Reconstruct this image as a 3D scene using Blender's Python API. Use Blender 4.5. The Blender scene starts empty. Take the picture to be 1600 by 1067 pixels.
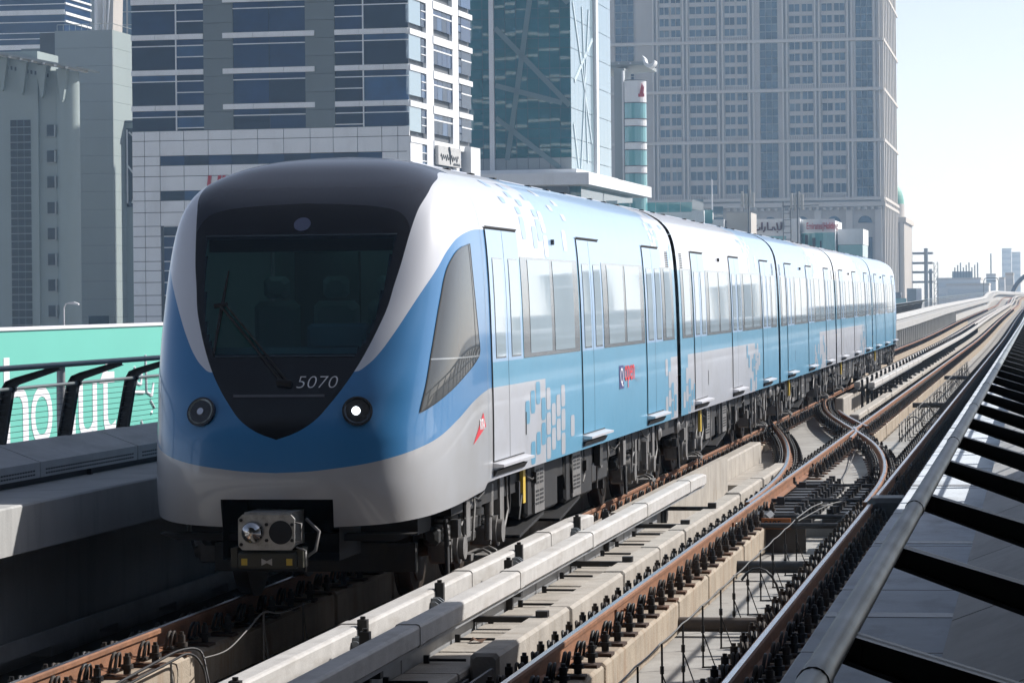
import bpy, bmesh, math, random
from mathutils import Vector, Matrix, Euler
random.seed(7)
R = math.radians
sc = bpy.context.scene
C = sc.collection

# ------------------------------------------------------------------ camera, sky, sun, exposure
CAM_Z = 2.61                     # metres above the rail heads (Z = 0)
YAW = math.atan(825 / 4900)      # the lens looks this far left of the track direction (+Y)
cam = bpy.data.cameras.new('camera')
cam.sensor_width = 36.0
cam.lens = 36.0 * 4900 / 1600
cam.shift_y = -65.25 / 1600
cam.clip_start, cam.clip_end = 0.1, 6000
camo = bpy.data.objects.new('camera', cam)
C.objects.link(camo)
camo.matrix_world = (Matrix.Translation((0, 0, CAM_Z)) @ Matrix.Rotation(YAW, 4, 'Z')
                     @ Matrix.Rotation(R(90), 4, 'X') @ Matrix.Rotation(-0.01, 4, 'Z'))
sc.camera = camo

SUN = Vector((1.05, 0.75, 1.0)).normalized()      # towards the sun
SUN_EL = math.asin(SUN.z)
SUN_AZ = math.atan2(SUN.x, SUN.y)                 # clockwise from +Y
wd = bpy.data.worlds.new('World')
sc.world = wd
wd.use_nodes = True
nt = wd.node_tree
bg = nt.nodes['Background']
sky = nt.nodes.new('ShaderNodeTexSky')
sky.sky_type = 'NISHITA'
sky.sun_disc = False
sky.sun_elevation = SUN_EL
sky.sun_rotation = SUN_AZ
sky.air_density = 0.38
sky.dust_density = 0.5
sky.ozone_density = 1.0
hs = nt.nodes.new('ShaderNodeHueSaturation')      # dusty air: the whole sky paler
hs.inputs['Saturation'].default_value = 0.62
nt.links.new(sky.outputs[0], hs.inputs['Color'])
nt.links.new(hs.outputs[0], bg.inputs[0])
bg.inputs[1].default_value = 0.15
sl = bpy.data.lights.new('sun', 'SUN')
sl.energy = 5.0
sl.angle = R(0.53)
sl.color = (1.0, 0.975, 0.945)
so = bpy.data.objects.new('sun', sl)
C.objects.link(so)
so.rotation_euler = (-SUN).to_track_quat('-Z', 'Y').to_euler()
so.location = (60, 40, 90)
sc.view_settings.view_transform = 'Standard'
sc.view_settings.look = 'None'
sc.view_settings.gamma = 1.0
sc.view_settings.use_curve_mapping = False
sc.view_settings.exposure = 0.33
sc.render.engine = 'CYCLES'
sc.cycles.max_bounces = 8
sc.cycles.volume_bounces = 1
sc.cycles.use_denoising = True
sc.cycles.sample_clamp_indirect = 6.0

# ------------------------------------------------------------------ materials
def lin(r, g, b):
    f = lambda c: (c / 255 / 12.92) if c <= 10 else ((c / 255 + 0.055) / 1.055) ** 2.4
    return (f(r), f(g), f(b))

def mat(name, col, rough=0.6, metal=0.0, spec=0.5, var=0.0, scale=3.0, dirt=None, dirt_amt=0.0, dirt_scale=(1, 1, 1),
        bump=0.0, bump_scale=40.0, coat=0.0, ior=1.5, emit=None, emit_s=0.0, rvar=0.0, joints=None):
    m = bpy.data.materials.new(name)
    m.use_nodes = True
    t = m.node_tree
    p = t.nodes['Principled BSDF']
    p.inputs['Base Color'].default_value = (*col, 1)
    p.inputs['Roughness'].default_value = rough
    p.inputs['Metallic'].default_value = metal
    p.inputs['Specular IOR Level'].default_value = spec
    p.inputs['IOR'].default_value = ior
    p.inputs['Coat Weight'].default_value = coat
    p.inputs['Coat Roughness'].default_value = 0.06
    if emit:
        p.inputs['Emission Color'].default_value = (*emit, 1)
        p.inputs['Emission Strength'].default_value = emit_s
    out = None
    if var or dirt or bump or rvar:
        geo = t.nodes.new('ShaderNodeNewGeometry')
    if var:
        n = t.nodes.new('ShaderNodeTexNoise')
        n.inputs['Scale'].default_value = scale
        n.inputs['Detail'].default_value = 6
        n.inputs['Roughness'].default_value = 0.62
        t.links.new(geo.outputs['Position'], n.inputs['Vector'])
        mr = t.nodes.new('ShaderNodeMapRange')
        mr.inputs['From Min'].default_value = 0.25
        mr.inputs['From Max'].default_value = 0.75
        mr.inputs['To Min'].default_value = 1 - var
        mr.inputs['To Max'].default_value = 1 + var
        t.links.new(n.outputs['Fac'], mr.inputs['Value'])
        mx = t.nodes.new('ShaderNodeVectorMath')
        mx.operation = 'SCALE'
        mx.inputs[0].default_value = col
        t.links.new(mr.outputs[0], mx.inputs['Scale'])
        out = mx.outputs[0]
    if dirt:
        n = t.nodes.new('ShaderNodeTexNoise')
        n.inputs['Scale'].default_value = 1.0
        n.inputs['Detail'].default_value = 8
        n.inputs['Roughness'].default_value = 0.65
        vm = t.nodes.new('ShaderNodeVectorMath')
        vm.operation = 'MULTIPLY'
        vm.inputs[1].default_value = dirt_scale
        t.links.new(geo.outputs['Position'], vm.inputs[0])
        t.links.new(vm.outputs[0], n.inputs['Vector'])
        mr = t.nodes.new('ShaderNodeMapRange')
        mr.inputs['From Min'].default_value = 0.5
        mr.inputs['From Max'].default_value = 0.72
        mr.inputs['To Max'].default_value = dirt_amt
        t.links.new(n.outputs['Fac'], mr.inputs['Value'])
        mx = t.nodes.new('ShaderNodeMix')
        mx.data_type = 'RGBA'
        t.links.new(mr.outputs[0], mx.inputs['Factor'])
        if out is not None:
            t.links.new(out, mx.inputs['A'])
        else:
            mx.inputs['A'].default_value = (*col, 1)
        mx.inputs['B'].default_value = (*dirt, 1)
        out = mx.outputs['Result']
    if out is not None:
        t.links.new(out, p.inputs['Base Color'])
    if rvar:
        n = t.nodes.new('ShaderNodeTexNoise')
        n.inputs['Scale'].default_value = 5.0
        n.inputs['Detail'].default_value = 5
        t.links.new(geo.outputs['Position'], n.inputs['Vector'])
        mr = t.nodes.new('ShaderNodeMapRange')
        mr.inputs['To Min'].default_value = max(rough - rvar, 0.02)
        mr.inputs['To Max'].default_value = min(rough + rvar, 1)
        t.links.new(n.outputs['Fac'], mr.inputs['Value'])
        t.links.new(mr.outputs[0], p.inputs['Roughness'])
    if bump:
        n = t.nodes.new('ShaderNodeTexNoise')
        n.inputs['Scale'].default_value = bump_scale
        n.inputs['Detail'].default_value = 4
        t.links.new(geo.outputs['Position'], n.inputs['Vector'])
        b = t.nodes.new('ShaderNodeBump')
        b.inputs['Strength'].default_value = bump
        b.inputs['Distance'].default_value = 0.02
        t.links.new(n.outputs['Fac'], b.inputs['Height'])
        t.links.new(b.outputs[0], p.inputs['Normal'])
    return m

M = {}
M['plinth'] = mat('plinth_concrete', (.34, .285, .22), .85, var=.25, scale=2.6, dirt=(.22, .13, .07), dirt_amt=.8, dirt_scale=(3.5, 5.5, .9), bump=.35)
M['curb'] = mat('curb_concrete', (.37, .34, .30), .85, var=.22, scale=2.2, dirt=(.25, .21, .165), dirt_amt=.65, dirt_scale=(3, 4.5, 1.2), bump=.3)
M['deck'] = mat('deck_concrete', (.33, .32, .30), .85, var=.2, scale=1.4, dirt=(.22, .20, .18), dirt_amt=.7, dirt_scale=(1.6, 1.1, 1), bump=.2)
M['ledge'] = mat('ledge_concrete', (.58, .63, .68), .8, var=.13, scale=2.5, dirt=(.24, .25, .26), dirt_amt=.7, dirt_scale=(2.2, .7, 2), bump=.2)
M['cover_c'] = mat('cover_panel', (.46, .465, .46), .8, var=.10, scale=4, dirt=(.26, .26, .26), dirt_amt=.5, dirt_scale=(3, .8, 3), bump=.12)
M['wall_c'] = mat('wall_concrete', (.40, .40, .39), .85, var=.1, scale=1.5, dirt=(.25, .25, .25), dirt_amt=.6, dirt_scale=(2, 3.5, .5), bump=.15)
M['rust'] = mat('rail_rust', (.225, .100, .048), .75, var=.3, scale=7, dirt=(.10, .045, .022), dirt_amt=.8, dirt_scale=(2, 1.6, 9), bump=.25)
M['rust_dark'] = mat('plate_rust', (.055, .030, .020), .8, var=.4, scale=9, bump=.2)
M['railtop'] = mat('rail_steel', (.60, .59, .58), .24, metal=1.0, rvar=.08)
M['iron'] = mat('black_iron', (.012, .012, .013), .55, var=.3, scale=20, spec=.4)
M['iron2'] = mat('dark_steel', (.03, .03, .032), .5, var=.3, scale=12)
M['bracket'] = mat('bracket_steel', (.022, .020, .019), .55, var=.3, scale=10)
M['grp'] = mat('cover_board', (.49, .475, .455), .6, var=.16, scale=5, dirt=(.30, .27, .23), dirt_amt=.6, dirt_scale=(5, 1.2, 8), bump=.12)
M['insul'] = mat('insulator', (.17, .19, .21), .4, var=.1)
M['pipe'] = mat('handrail_pipe', (.17, .195, .20), .42, metal=.3, var=.12, scale=8, rvar=.1)
M['post'] = mat('railing_post', (.032, .037, .040), .42, var=.2, scale=8)
M['wire'] = mat('steel_wire', (.06, .07, .075), .5)
M['cable'] = mat('grey_cable', (.13, .127, .12), .5)
M['cableb'] = mat('black_cable', (.015, .015, .016), .5)
M['orange'] = mat('orange_plate', (.42, .13, .03), .6, var=.2, scale=15)
M['brownbar'] = mat('brown_tube', (.075, .060, .050), .7, var=.2, scale=6)
M['galv'] = mat('galvanised', (.34, .35, .36), .5, metal=.35, var=.14, scale=6, dirt=(.2, .19, .18), dirt_amt=.5, dirt_scale=(3, 1, 3))

# ------------------------------------------------------------------ mesh helpers
class MB:
    def __init__(s):
        s.v, s.f, s.m, s.sm = [], [], [], []
    def add(s, vs, fs, mi=0, smooth=False):
        o = len(s.v)
        s.v += [tuple(p) for p in vs]
        for f in fs:
            s.f.append([i + o for i in f]); s.m.append(mi); s.sm.append(smooth)
    def box(s, x0, x1, y0, y1, z0, z1, mi=0):
        s.add([(x0, y0, z0), (x1, y0, z0), (x1, y1, z0), (x0, y1, z0), (x0, y0, z1), (x1, y0, z1), (x1, y1, z1), (x0, y1, z1)],
              [(0, 3, 2, 1), (4, 5, 6, 7), (0, 1, 5, 4), (1, 2, 6, 5), (2, 3, 7, 6), (3, 0, 4, 7)], mi)
    def cbox(s, x0, x1, y0, y1, z0, z1, c, mi=0):
        """box with its four long (Y) edges and both ends chamfered by c"""
        def ring(y, d):
            a, b, e, f = x0 + d, x1 - d, z0 + d, z1 - d
            return [(a + c, y, e), (b - c, y, e), (b, y, e + c), (b, y, f - c), (b - c, y, f), (a + c, y, f), (a, y, f - c), (a, y, e + c)]
        vs = ring(y0, c) + ring(y0 + c, 0) + ring(y1 - c, 0) + ring(y1, c)
        fs = [tuple(range(8)), tuple(range(31, 23, -1))]
        for k in range(3):
            for i in range(8):
                j = (i + 1) % 8
                fs.append((k * 8 + i, k * 8 + 8 + i, k * 8 + 8 + j, k * 8 + j))
        s.add(vs, fs, mi)
    def prism(s, poly, y0, y1, mi=0):
        """(x, z) polygon, extruded along Y"""
        n = len(poly)
        vs = [(x, y0, z) for x, z in poly] + [(x, y1, z) for x, z in poly]
        a = sum(poly[i][0] * poly[(i + 1) % n][1] - poly[(i + 1) % n][0] * poly[i][1] for i in range(n))
        fs = [tuple(range(n)), tuple(range(2 * n - 1, n - 1, -1))] + [(i, i + n, (i + 1) % n + n, (i + 1) % n) for i in range(n)]
        if a < 0:
            fs = [tuple(reversed(f)) for f in fs]
        s.add(vs, fs, mi)
    def prism_x(s, poly, x0, x1, mi=0):
        """(y, z) polygon, extruded along X"""
        n = len(poly)
        vs = [(x0, y, z) for y, z in poly] + [(x1, y, z) for y, z in poly]
        s.add(vs, [tuple(range(n - 1, -1, -1)), tuple(range(n, 2 * n))] + [(i, (i + 1) % n, (i + 1) % n + n, i + n) for i in range(n)], mi)
    def prism_z(s, poly, z0, z1, mi=0):
        n = len(poly)
        vs = [(x, y, z0) for x, y in poly] + [(x, y, z1) for x, y in poly]
        s.add(vs, [tuple(range(n - 1, -1, -1)), tuple(range(n, 2 * n))] + [(i, (i + 1) % n, (i + 1) % n + n, i + n) for i in range(n)], mi)
    def tube(s, pts, r, n=8, mi=0, caps=True, smooth=True):
        pts = [Vector(p) for p in pts]
        up = Vector((0, 0, 1))
        vs = []
        rr = r if isinstance(r, (list, tuple)) else [r] * len(pts)
        for i, p in enumerate(pts):
            d = (pts[min(i + 1, len(pts) - 1)] - pts[max(i - 1, 0)]).normalized()
            a = d.cross(up)
            if a.length < 1e-3:
                a = Vector((1, 0, 0))
            a.normalize(); b = d.cross(a)
            for k in range(n):
                t = 2 * math.pi * k / n
                vs.append(p + (a * math.cos(t) + b * math.sin(t)) * rr[i])
        fs = []
        for i in range(len(pts) - 1):
            for k in range(n):
                j = (k + 1) % n
                fs.append((i * n + k, i * n + j, (i + 1) * n + j, (i + 1) * n + k))
        s.add(vs, fs, mi, smooth)
        if caps:
            s.add(vs[:n], [tuple(range(n - 1, -1, -1))], mi)
            s.add(vs[-n:], [tuple(range(n))], mi)
    def cyl(s, a, b, r, n=12, mi=0):
        s.tube([a, b], r, n, mi)
    def sweep(s, poly, path, mi=0, closed=True, caps=True):
        """(x, z) polygon swept along path [(X, Y, Z, angle)]"""
        n = len(poly); vs = []
        for (X, Y, Z, an) in path:
            ca, sa = math.cos(an), math.sin(an)
            for x, z in poly:
                vs.append((X + x * ca, Y + x * sa, Z + z))
        fs = []
        for k in range(len(path) - 1):
            for i in range(n if closed else n - 1):
                j = (i + 1) % n
                fs.append((k * n + i, (k + 1) * n + i, (k + 1) * n + j, k * n + j))
        if caps and closed:
            fs += [tuple(range(n)), tuple(range(len(path) * n - 1, (len(path) - 1) * n - 1, -1))]
        a = sum(poly[i][0] * poly[(i + 1) % n][1] - poly[(i + 1) % n][0] * poly[i][1] for i in range(n))
        if a < 0:
            fs = [tuple(reversed(f)) for f in fs]
        mis = mi if isinstance(mi, list) else None
        o = len(s.v)
        s.v += vs
        nn = n if closed else n - 1
        for q, f in enumerate(fs):
            s.f.append([i + o for i in f])
            s.m.append(mis[q % nn] if mis and q < nn * (len(path) - 1) else (mis[0] if mis else mi)); s.sm.append(False)
    def mesh(s, name, mats):
        me = bpy.data.meshes.new(name)
        me.from_pydata(s.v, [], s.f)
        for m in (mats if isinstance(mats, list) else [mats]):
            me.materials.append(m)
        me.polygons.foreach_set('material_index', s.m)
        me.polygons.foreach_set('use_smooth', s.sm)
        me.update()
        return me
    def build(s, name, mats, parent=None, loc=None, rot=None):
        return ob(name, s.mesh(name, mats), parent, loc, rot)

def ob(name, me, parent=None, loc=None, rot=None, scale=None):
    o = bpy.data.objects.new(name, me)
    C.objects.link(o)
    if parent: o.parent = parent
    if loc is not None: o.location = loc
    if rot is not None: o.rotation_euler = rot
    if scale is not None: o.scale = scale
    return o

def tag(o, label, cat, group=None):
    o['label'] = label; o['category'] = cat
    if group: o['group'] = group
    return o

def thing(name, label, cat, loc=(0, 0, 0), rz=0.0, group=None):
    o = ob(name, None, None, loc, (0, 0, rz))
    o.empty_display_size = 0.2
    return tag(o, label, cat, group)

def struct(o):
    o['kind'] = 'structure'
    return o

def interp(t, pts):
    n = len(pts)
    if t <= pts[0][0]: return pts[0][1]
    if t >= pts[-1][0]: return pts[-1][1]
    for i in range(n - 1):
        if pts[i][0] <= t <= pts[i + 1][0]: break
    def sl(k):
        if k == 0: return (pts[1][1] - pts[0][1]) / (pts[1][0] - pts[0][0])
        if k == n - 1: return (pts[-1][1] - pts[-2][1]) / (pts[-1][0] - pts[-2][0])
        a = (pts[k][1] - pts[k - 1][1]) / (pts[k][0] - pts[k - 1][0]); b = (pts[k + 1][1] - pts[k][1]) / (pts[k + 1][0] - pts[k][0])
        return 0 if a * b <= 0 else 2 * a * b / (a + b)
    x0, y0 = pts[i]; x1, y1 = pts[i + 1]; h = x1 - x0; u = (t - x0) / h
    m0, m1 = sl(i) * h, sl(i + 1) * h
    return (2*u**3 - 3*u*u + 1) * y0 + (u**3 - 2*u*u + u) * m0 + (-2*u**3 + 3*u*u) * y1 + (u**3 - u*u) * m1

def lerp(t, pts):
    if t <= pts[0][0]: return pts[0][1]
    for (a, b), (c, d) in zip(pts, pts[1:]):
        if t <= c: return b + (d - b) * (t - a) / (c - a)
    return pts[-1][1]

def text_mesh(body, size=1.0, shear=0.0, extrude=0.0, align='LEFT', xs=1.0, name='lettering', bold=0.0):
    cu = bpy.data.curves.new(name, 'FONT')
    cu.body = body; cu.size = size; cu.shear = shear; cu.extrude = extrude; cu.align_x = align; cu.offset = bold
    cu.resolution_u = 4
    o = bpy.data.objects.new(name, cu)
    C.objects.link(o)
    dg = bpy.context.evaluated_depsgraph_get()
    me = bpy.data.meshes.new_from_object(o.evaluated_get(dg))
    bpy.data.objects.remove(o)
    for v in me.vertices: v.co.x *= xs
    return me

# ------------------------------------------------------------------ the line of the track
def pdx(Y): return (Y - 580) ** 2 / 6600 if Y > 580 else 0.0
PZ = [(0, 0), (170, 0), (293, .40), (432, .75), (533, 1.0), (580, 1.75), (640, 2.15), (700, 2.0), (900, 1.8)]
def pdz(Y): return interp(Y, PZ)
def path(X, Y0, Y1, Z=0.0, step=None):
    ys = [Y0]
    while ys[-1] < Y1:
        y = ys[-1]
        ys.append(min(Y1, y + (step or (30 if y < 150 else 15))))
    return [(X + pdx(y), y, Z + pdz(y), 0.0) for y in ys]
NEAR, FAR = -30.0, 860.0
RX = {'ll': -7.035, 'lr': -5.535, 'rl': -3.635, 'rr': -2.135}
DECK = -0.55
# ------------------------------------------------------------------ ground and viaduct
g = MB(); g.add([(-4000, -400, -9.5), (4000, -400, -9.5), (4000, 5600, -9.5), (-4000, 5600, -9.5)], [(0, 1, 2, 3)])
M['ground'] = mat('city_ground', (.30, .27, .22), .95, var=.25, scale=.02, dirt=(.10, .10, .10), dirt_amt=.8, dirt_scale=(.02, .004, 1))
struct(g.build('ground', M['ground']))
g = MB(); g.add([(-58, -400, -9.496), (-14, -400, -9.496), (-14, 3000, -9.496), (-58, 3000, -9.496)], [(0, 1, 2, 3)])
M['asphalt'] = mat('asphalt', (.055, .055, .057), .9, var=.15, scale=.5)
struct(g.build('highway_road', M['asphalt']))
d = MB()
d.sweep([(-9.72, -2.3), (-1.0 - 4.58 + 1.4, -3.0), (.62, -2.3), (.62, DECK), (-9.72, DECK)], path(0, NEAR, FAR))
struct(d.build('viaduct_deck', M['deck']))
M['bed_shade'] = mat('shade_dark_concrete', (.085, .078, .07), .9, var=.3, scale=2, dirt=(.2, .19, .17), dirt_amt=.5, dirt_scale=(2, .5, 2))  # concrete colour darkened to carry the shade beside and under the train
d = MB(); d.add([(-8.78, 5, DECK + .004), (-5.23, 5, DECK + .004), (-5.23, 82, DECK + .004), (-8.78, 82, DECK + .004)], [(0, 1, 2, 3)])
struct(d.build('track_bed_shade', M['bed_shade']))  # added sheet: the train's shade painted over the left deck
# ------------------------------------------------------------------ running rails with fasteners
RAIL = [(-.075, -.172), (.075, -.172), (.075, -.158), (.012, -.14), (.010, -.05), (.036, -.040), (.036, -.010), (.021, 0),
        (-.021, 0), (-.036, -.010), (-.036, -.040), (-.010, -.05), (-.012, -.14), (-.075, -.158)]
RAILM = [0, 0, 0, 0, 0, 0, 0, 1, 0, 0, 0, 0, 0, 0]
def rail_obj(name, label, pth, parent=None):
    m = MB(); m.sweep(RAIL, pth, RAILM)
    o = m.build(name, [M['rust'], M['railtop']], parent)
    return tag(o, label, 'rail') if label else o

M['iron_r'] = mat('dusty_iron', (.035, .026, .020), .75, var=.5, scale=25)
M['rust_mid'] = mat('plate_rust_bright', (.11, .055, .030), .85, var=.4, scale=14)
def fastener_mesh(w=.19, name='rail_fastener'):
    m = MB()
    m.box(.045, .262, -.095, .095, -.222, -.198, 1)
    m.box(.060, .125, -.06, .06, -.172, -.148, 0)
    m.tube([(.20, 0, -.19), (.20, 0, -.055)], .030, 8, 0)
    m.tube([(.20, 0, -.150), (.20, 0, -.115)], .050, 6, 0)
    m.tube([(.20, 0, -.055), (.20, 0, -.030)], .018, 6, 0)
    arc = [(.085 + .02 * math.sin(t), -.085 * math.cos(t), -.155 + .125 * math.sin(t)) for t in [math.pi * k / 7 for k in range(8)]]
    m.tube(arc, .014, 5, 0)
    arc = [(x + .035, y * .85, z * .93) for x, y, z in arc]
    m.tube(arc, .012, 5, 0)
    return m.mesh(name, [M['iron'], M['rust_dark']])
FAST = fastener_mesh()
FAST2 = FAST.copy(); FAST2.materials[0] = M['iron_r']; FAST2.materials[1] = M['rust_mid']
def fastener_low(): # a cheaper one for the joined far rows
    m = MB()
    m.box(.045, .28, -.10, .10, -.222, -.190, 1); m.box(.17, .23, -.035, .035, -.19, -.04, 0); m.box(.07, .13, -.06, .06, -.16, -.06, 0)
    return m
def add_fasteners(parent, X, Y0, Y1, far, sides=(1, -1), step=.75, skip=None):
    y = Y0
    while y < Y1:
        if not (skip and skip(y)):
            for sd in sides:
                ob('rail_fastener', FAST if random.random() < .6 else FAST2, parent, (X, y + random.uniform(-.02, .02), 0), (0, 0, (0 if sd > 0 else math.pi) + random.uniform(-.07, .07)))
        y += step
    lo = fastener_low(); m = MB()
    while y < far:
        for sd in sides:
            m.add([(X + sd * vx + pdx(y), y + vy, vz + pdz(y)) for vx, vy, vz in lo.v], [f if sd > 0 else list(reversed(f)) for f in lo.f])
            m.m[-len(lo.f):] = lo.m
        y += step
    o = m.build('fastener_row', [M['iron'], M['rust_dark']], parent)
    o['kind'] = 'stuff'
cross = lambda y: False
rails = {}
for key, lab in (('ll', 'rusty running rail emerging left of the train in the lower left corner'),
                 ('lr', 'rusty rail the train\'s near wheels run on, partly under the train'),
                 ('rl', 'long rusty rail with shiny top running through the middle of the empty track'),
                 ('rr', 'dark shaded rail with bright top next to the right hand wall')):
    rails[key] = rail_obj('running_rail', lab, path(RX[key], NEAR, FAR))
add_fasteners(rails['ll'], RX['ll'], 15.4, 34, 34.5, (1, -1))
add_fasteners(rails['lr'], RX['lr'], 24, 82, 420, (1,), skip=lambda y: False)
add_fasteners(rails['lr'], RX['lr'], 82, 82.1, 420, (-1,))
add_fasteners(rails['ll'], RX['ll'], 100, 100.1, 420, (1, -1))
add_fasteners(rails['rl'], RX['rl'], 17.2, 112, 420, (1,), skip=lambda y: 40.6 < y < 48.2)
add_fasteners(rails['rl'], RX['rl'], 17.2, 70, 420, (-1,))
add_fasteners(rails['rr'], RX['rr'], 14.2, 70, 420, (1, -1))
# rail joints: fishplates
for key, Y in (('rl', 37.4), ('rl', 50.6), ('rl', 27.0), ('lr', 52.0)):
    m = MB()
    for sd in (-1, 1):
        m.box(sd * .014 if sd > 0 else -.034, .034 if sd > 0 else -.014, -.34, .34, -.135, -.055)
        for q in (-.24, -.09, .09, .24): m.cyl((sd * .03, q, -.095), (sd * .055, q, -.095), .017, 6)
    m.build('fishplate', M['rust'], rails[key], (RX[key], Y, 0))

# ------------------------------------------------------------------ plinths (blocks with open joints)
def block_row(name, label, X0, X1, z0, z1, spans, lens, mt, ch=.025, far=170, jog=0.0, cat='plinth', gap=.08):
    t = thing(name, label, cat, ((X0 + X1) / 2, spans[0][0], z0))
    ox, oy, oz = t.location
    rnd = random.Random(int(abs(X0) * 1000))
    for (a, b) in spans:
        y = a; k = 0
        while y < min(b, far) - .2:
            L = lens[k % len(lens)]; k += 1
            e = min(y + L, b)
            m = MB(); jx = rnd.uniform(-1, 1) * jog; jz = rnd.uniform(-1, 1) * jog
            m.cbox(X0 - ox + jx, X1 - ox + jx, 0, e - y - gap, z0 - oz, z1 - oz + jz, ch)
            m.build('concrete_block', mt, t, (0, y - oy, pdz(y)))
            y = e
        if b > far:
            m = MB()
            m.sweep([(X0 - ox, z0 - oz - .3), (X1 - ox, z0 - oz - .3), (X1 - ox, z1 - oz - .02), (X1 - ox - .02, z1 - oz), (X0 - ox + .02, z1 - oz), (X0 - ox, z1 - oz - .02)],
                    [(px_, y_ - oy, z_, 0) for px_, y_, z_, _ in path(0, y, b)])
            m.build('far_run', mt, t)
    return t
PT = -.222
for key, lab, spans, far in (('ll', 'stained concrete plinth under the rusty rail in the lower left corner', [(13, 300)], 45),
                        ('lr', 'concrete plinth under the rail beneath the train', [(20, 63.5), (81, FAR)], 135),
                        ('rl', 'tan stained concrete plinth under the rusty rail of the empty track', [(12.5, 42.2), (64.5, FAR)], 150),
                        ('rr', 'concrete plinth in shade under the rail beside the right wall', [(12, FAR)], 70)):
    x = RX[key]
    block_row('rail_plinth', lab, x - .27, x + .265, DECK - .002, PT, spans, [5.1, 2.7, 3.9], M['plinth'], far=far, jog=.006)
block_row('guard_curb', 'pale concrete guard curb beside the rusty rail of the empty track', -4.17, -3.95, DECK - .002, .0,
          [(22.75, 49.6), (69.4, FAR)], [3.6, 3.4, 2.9, 2.4, 3.1], M['curb'], jog=.012, far=150, cat='curb')
block_row('guard_curb', 'pale concrete guard curb along the near side of the train', -5.22, -5.0, DECK - .002, .0,
          [(20.0, 56.9), (80.8, FAR)], [6.2, 5.2, 7.3], M['curb'], jog=.01, far=150, cat='curb')
m = MB(); m.box(-5.0, -4.9, 36.5, 49.5, DECK - .001, .10); m.box(-4.99, -4.2, 49.55, 56, DECK - .001, -.36)
tag(m.build('concrete_upstand', M['curb']), 'pale concrete upstand wall where the cover board ends before the points', 'wall')

# slide plates under the switch blades
t = thing('switch_plates', 'rows of black slide plates under the switch blades of the points', 'points', (-3.3, 41, DECK))
for k in range(12):
    y = 40.9 + k * .62
    for X, s in ((RX['rl'], 1), (RX['rr'], -1)):
        m = MB()
        m.prism([(X - .1 * s, -.225), (X + .10 * s, -.19), (X + .46 * s, -.19), (X + .56 * s, -.27), (X + .68 * s, -.27), (X + .68 * s, -.33), (X - .1 * s, -.33)], -.14, .14)
        m.tube([(X + .60 * s, 0, -.27), (X + .60 * s, 0, -.15)], .034, 7)
        m.tube([(X + .50 * s, 0, -.2), (X + .50 * s, 0, -.11)], .05, 6)
        m.build('slide_plate', M['iron2'], t, (3.3, y - 41, -DECK))
m = MB(); m.box(-3.9, -1.9, 41.4, 63.8, DECK + .003, -.34)
tag(m.build('points_slab', M['deck']), 'raised concrete slab under the switch points', 'slab')
m = MB(); m.prism_z([(-5.8, 57.2), (-3.9, 50.5), (-3.9, 64), (-5.8, 80)], DECK + .004, -.38)
tag(m.build('crossover_slab', M['deck']), 'raised concrete slab under the curved crossover rails', 'slab')

# ------------------------------------------------------------------ crossover rails
def smooth_path(pts, n=5):
    out = []
    P = [Vector((x, y, 0)) for x, y in pts]
    for i in range(len(P) - 1):
        p0, p1, p2, p3 = P[max(i - 1, 0)], P[i], P[i + 1], P[min(i + 2, len(P) - 1)]
        for k in range(n):
            u = k / n
            out.append(.5 * ((2 * p1) + (p2 - p0) * u + (2 * p0 - 5 * p1 + 4 * p2 - p3) * u * u + (3 * p1 - p0 - 3 * p2 + p3) * u ** 3))
    out.append(P[-1])
    res = []
    for i, p in enumerate(out):
        d = out[min(i + 1, len(out) - 1)] - out[max(i - 1, 0)]
        res.append((p.x, p.y, 0.0, -math.atan2(d.x, d.y)))
    return res
XL = [(-3.715, 40.0), (-3.72, 41.5), (-3.745, 43.5), (-3.82, 46.4), (-3.97, 49.5), (-4.25, 53.4), (-4.62, 57.4), (-5.04, 61.2), (-5.45, 64.6), (-5.95, 69), (-6.5, 74.5), (-6.95, 81)]
XR = [(-2.215, 40.0), (-2.225, 42.0), (-2.25, 44.5), (-2.34, 47.7), (-2.545, 51.4), (-2.85, 55.2), (-3.225, 58.7), (-3.69, 62.4), (-4.12, 65.8), (-4.62, 70), (-5.03, 74.3), (-5.42, 80), (-5.47, 83)]
for pts, lab in ((XL, 'curved crossover rail swinging from the middle rail under the train'),
                 (XR, 'curved crossover rail crossing the middle rail at the frog')):
    pth = smooth_path(pts)
    o = rail_obj('crossover_rail', lab, pth)
    acc = 0
    for (a, b) in zip(pth, pth[1:]):
        acc += math.hypot(b[0] - a[0], b[1] - a[1])
        if acc > .72 and a[1] > 46:
            acc = 0
            for sd in (0, math.pi):
                ob('rail_fastener', FAST, o, (a[0], a[1], 0), (0, 0, a[3] + sd))
# check rails and frog wing rails
for pts, lab in (([(-4.02, 50.3), (-4.32, 54.2), (-4.68, 58.0), (-4.98, 60.6)], 'short dark check rail inside the curve by the train'),
                 ([(-3.46, 63.6), (-3.80, 66.0), (-4.35, 70.3), (-4.6, 72.6)], 'short check rail beyond the frog of the crossing'),
                 ([(-3.50, 58.5), (-3.54, 61.0), (-3.72, 63.4)], 'short wing rail at the frog of the crossing')):
    rail_obj('check_rail', lab, [(a, b, -.004, c) for a, b, _, c in smooth_path(pts)])

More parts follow.
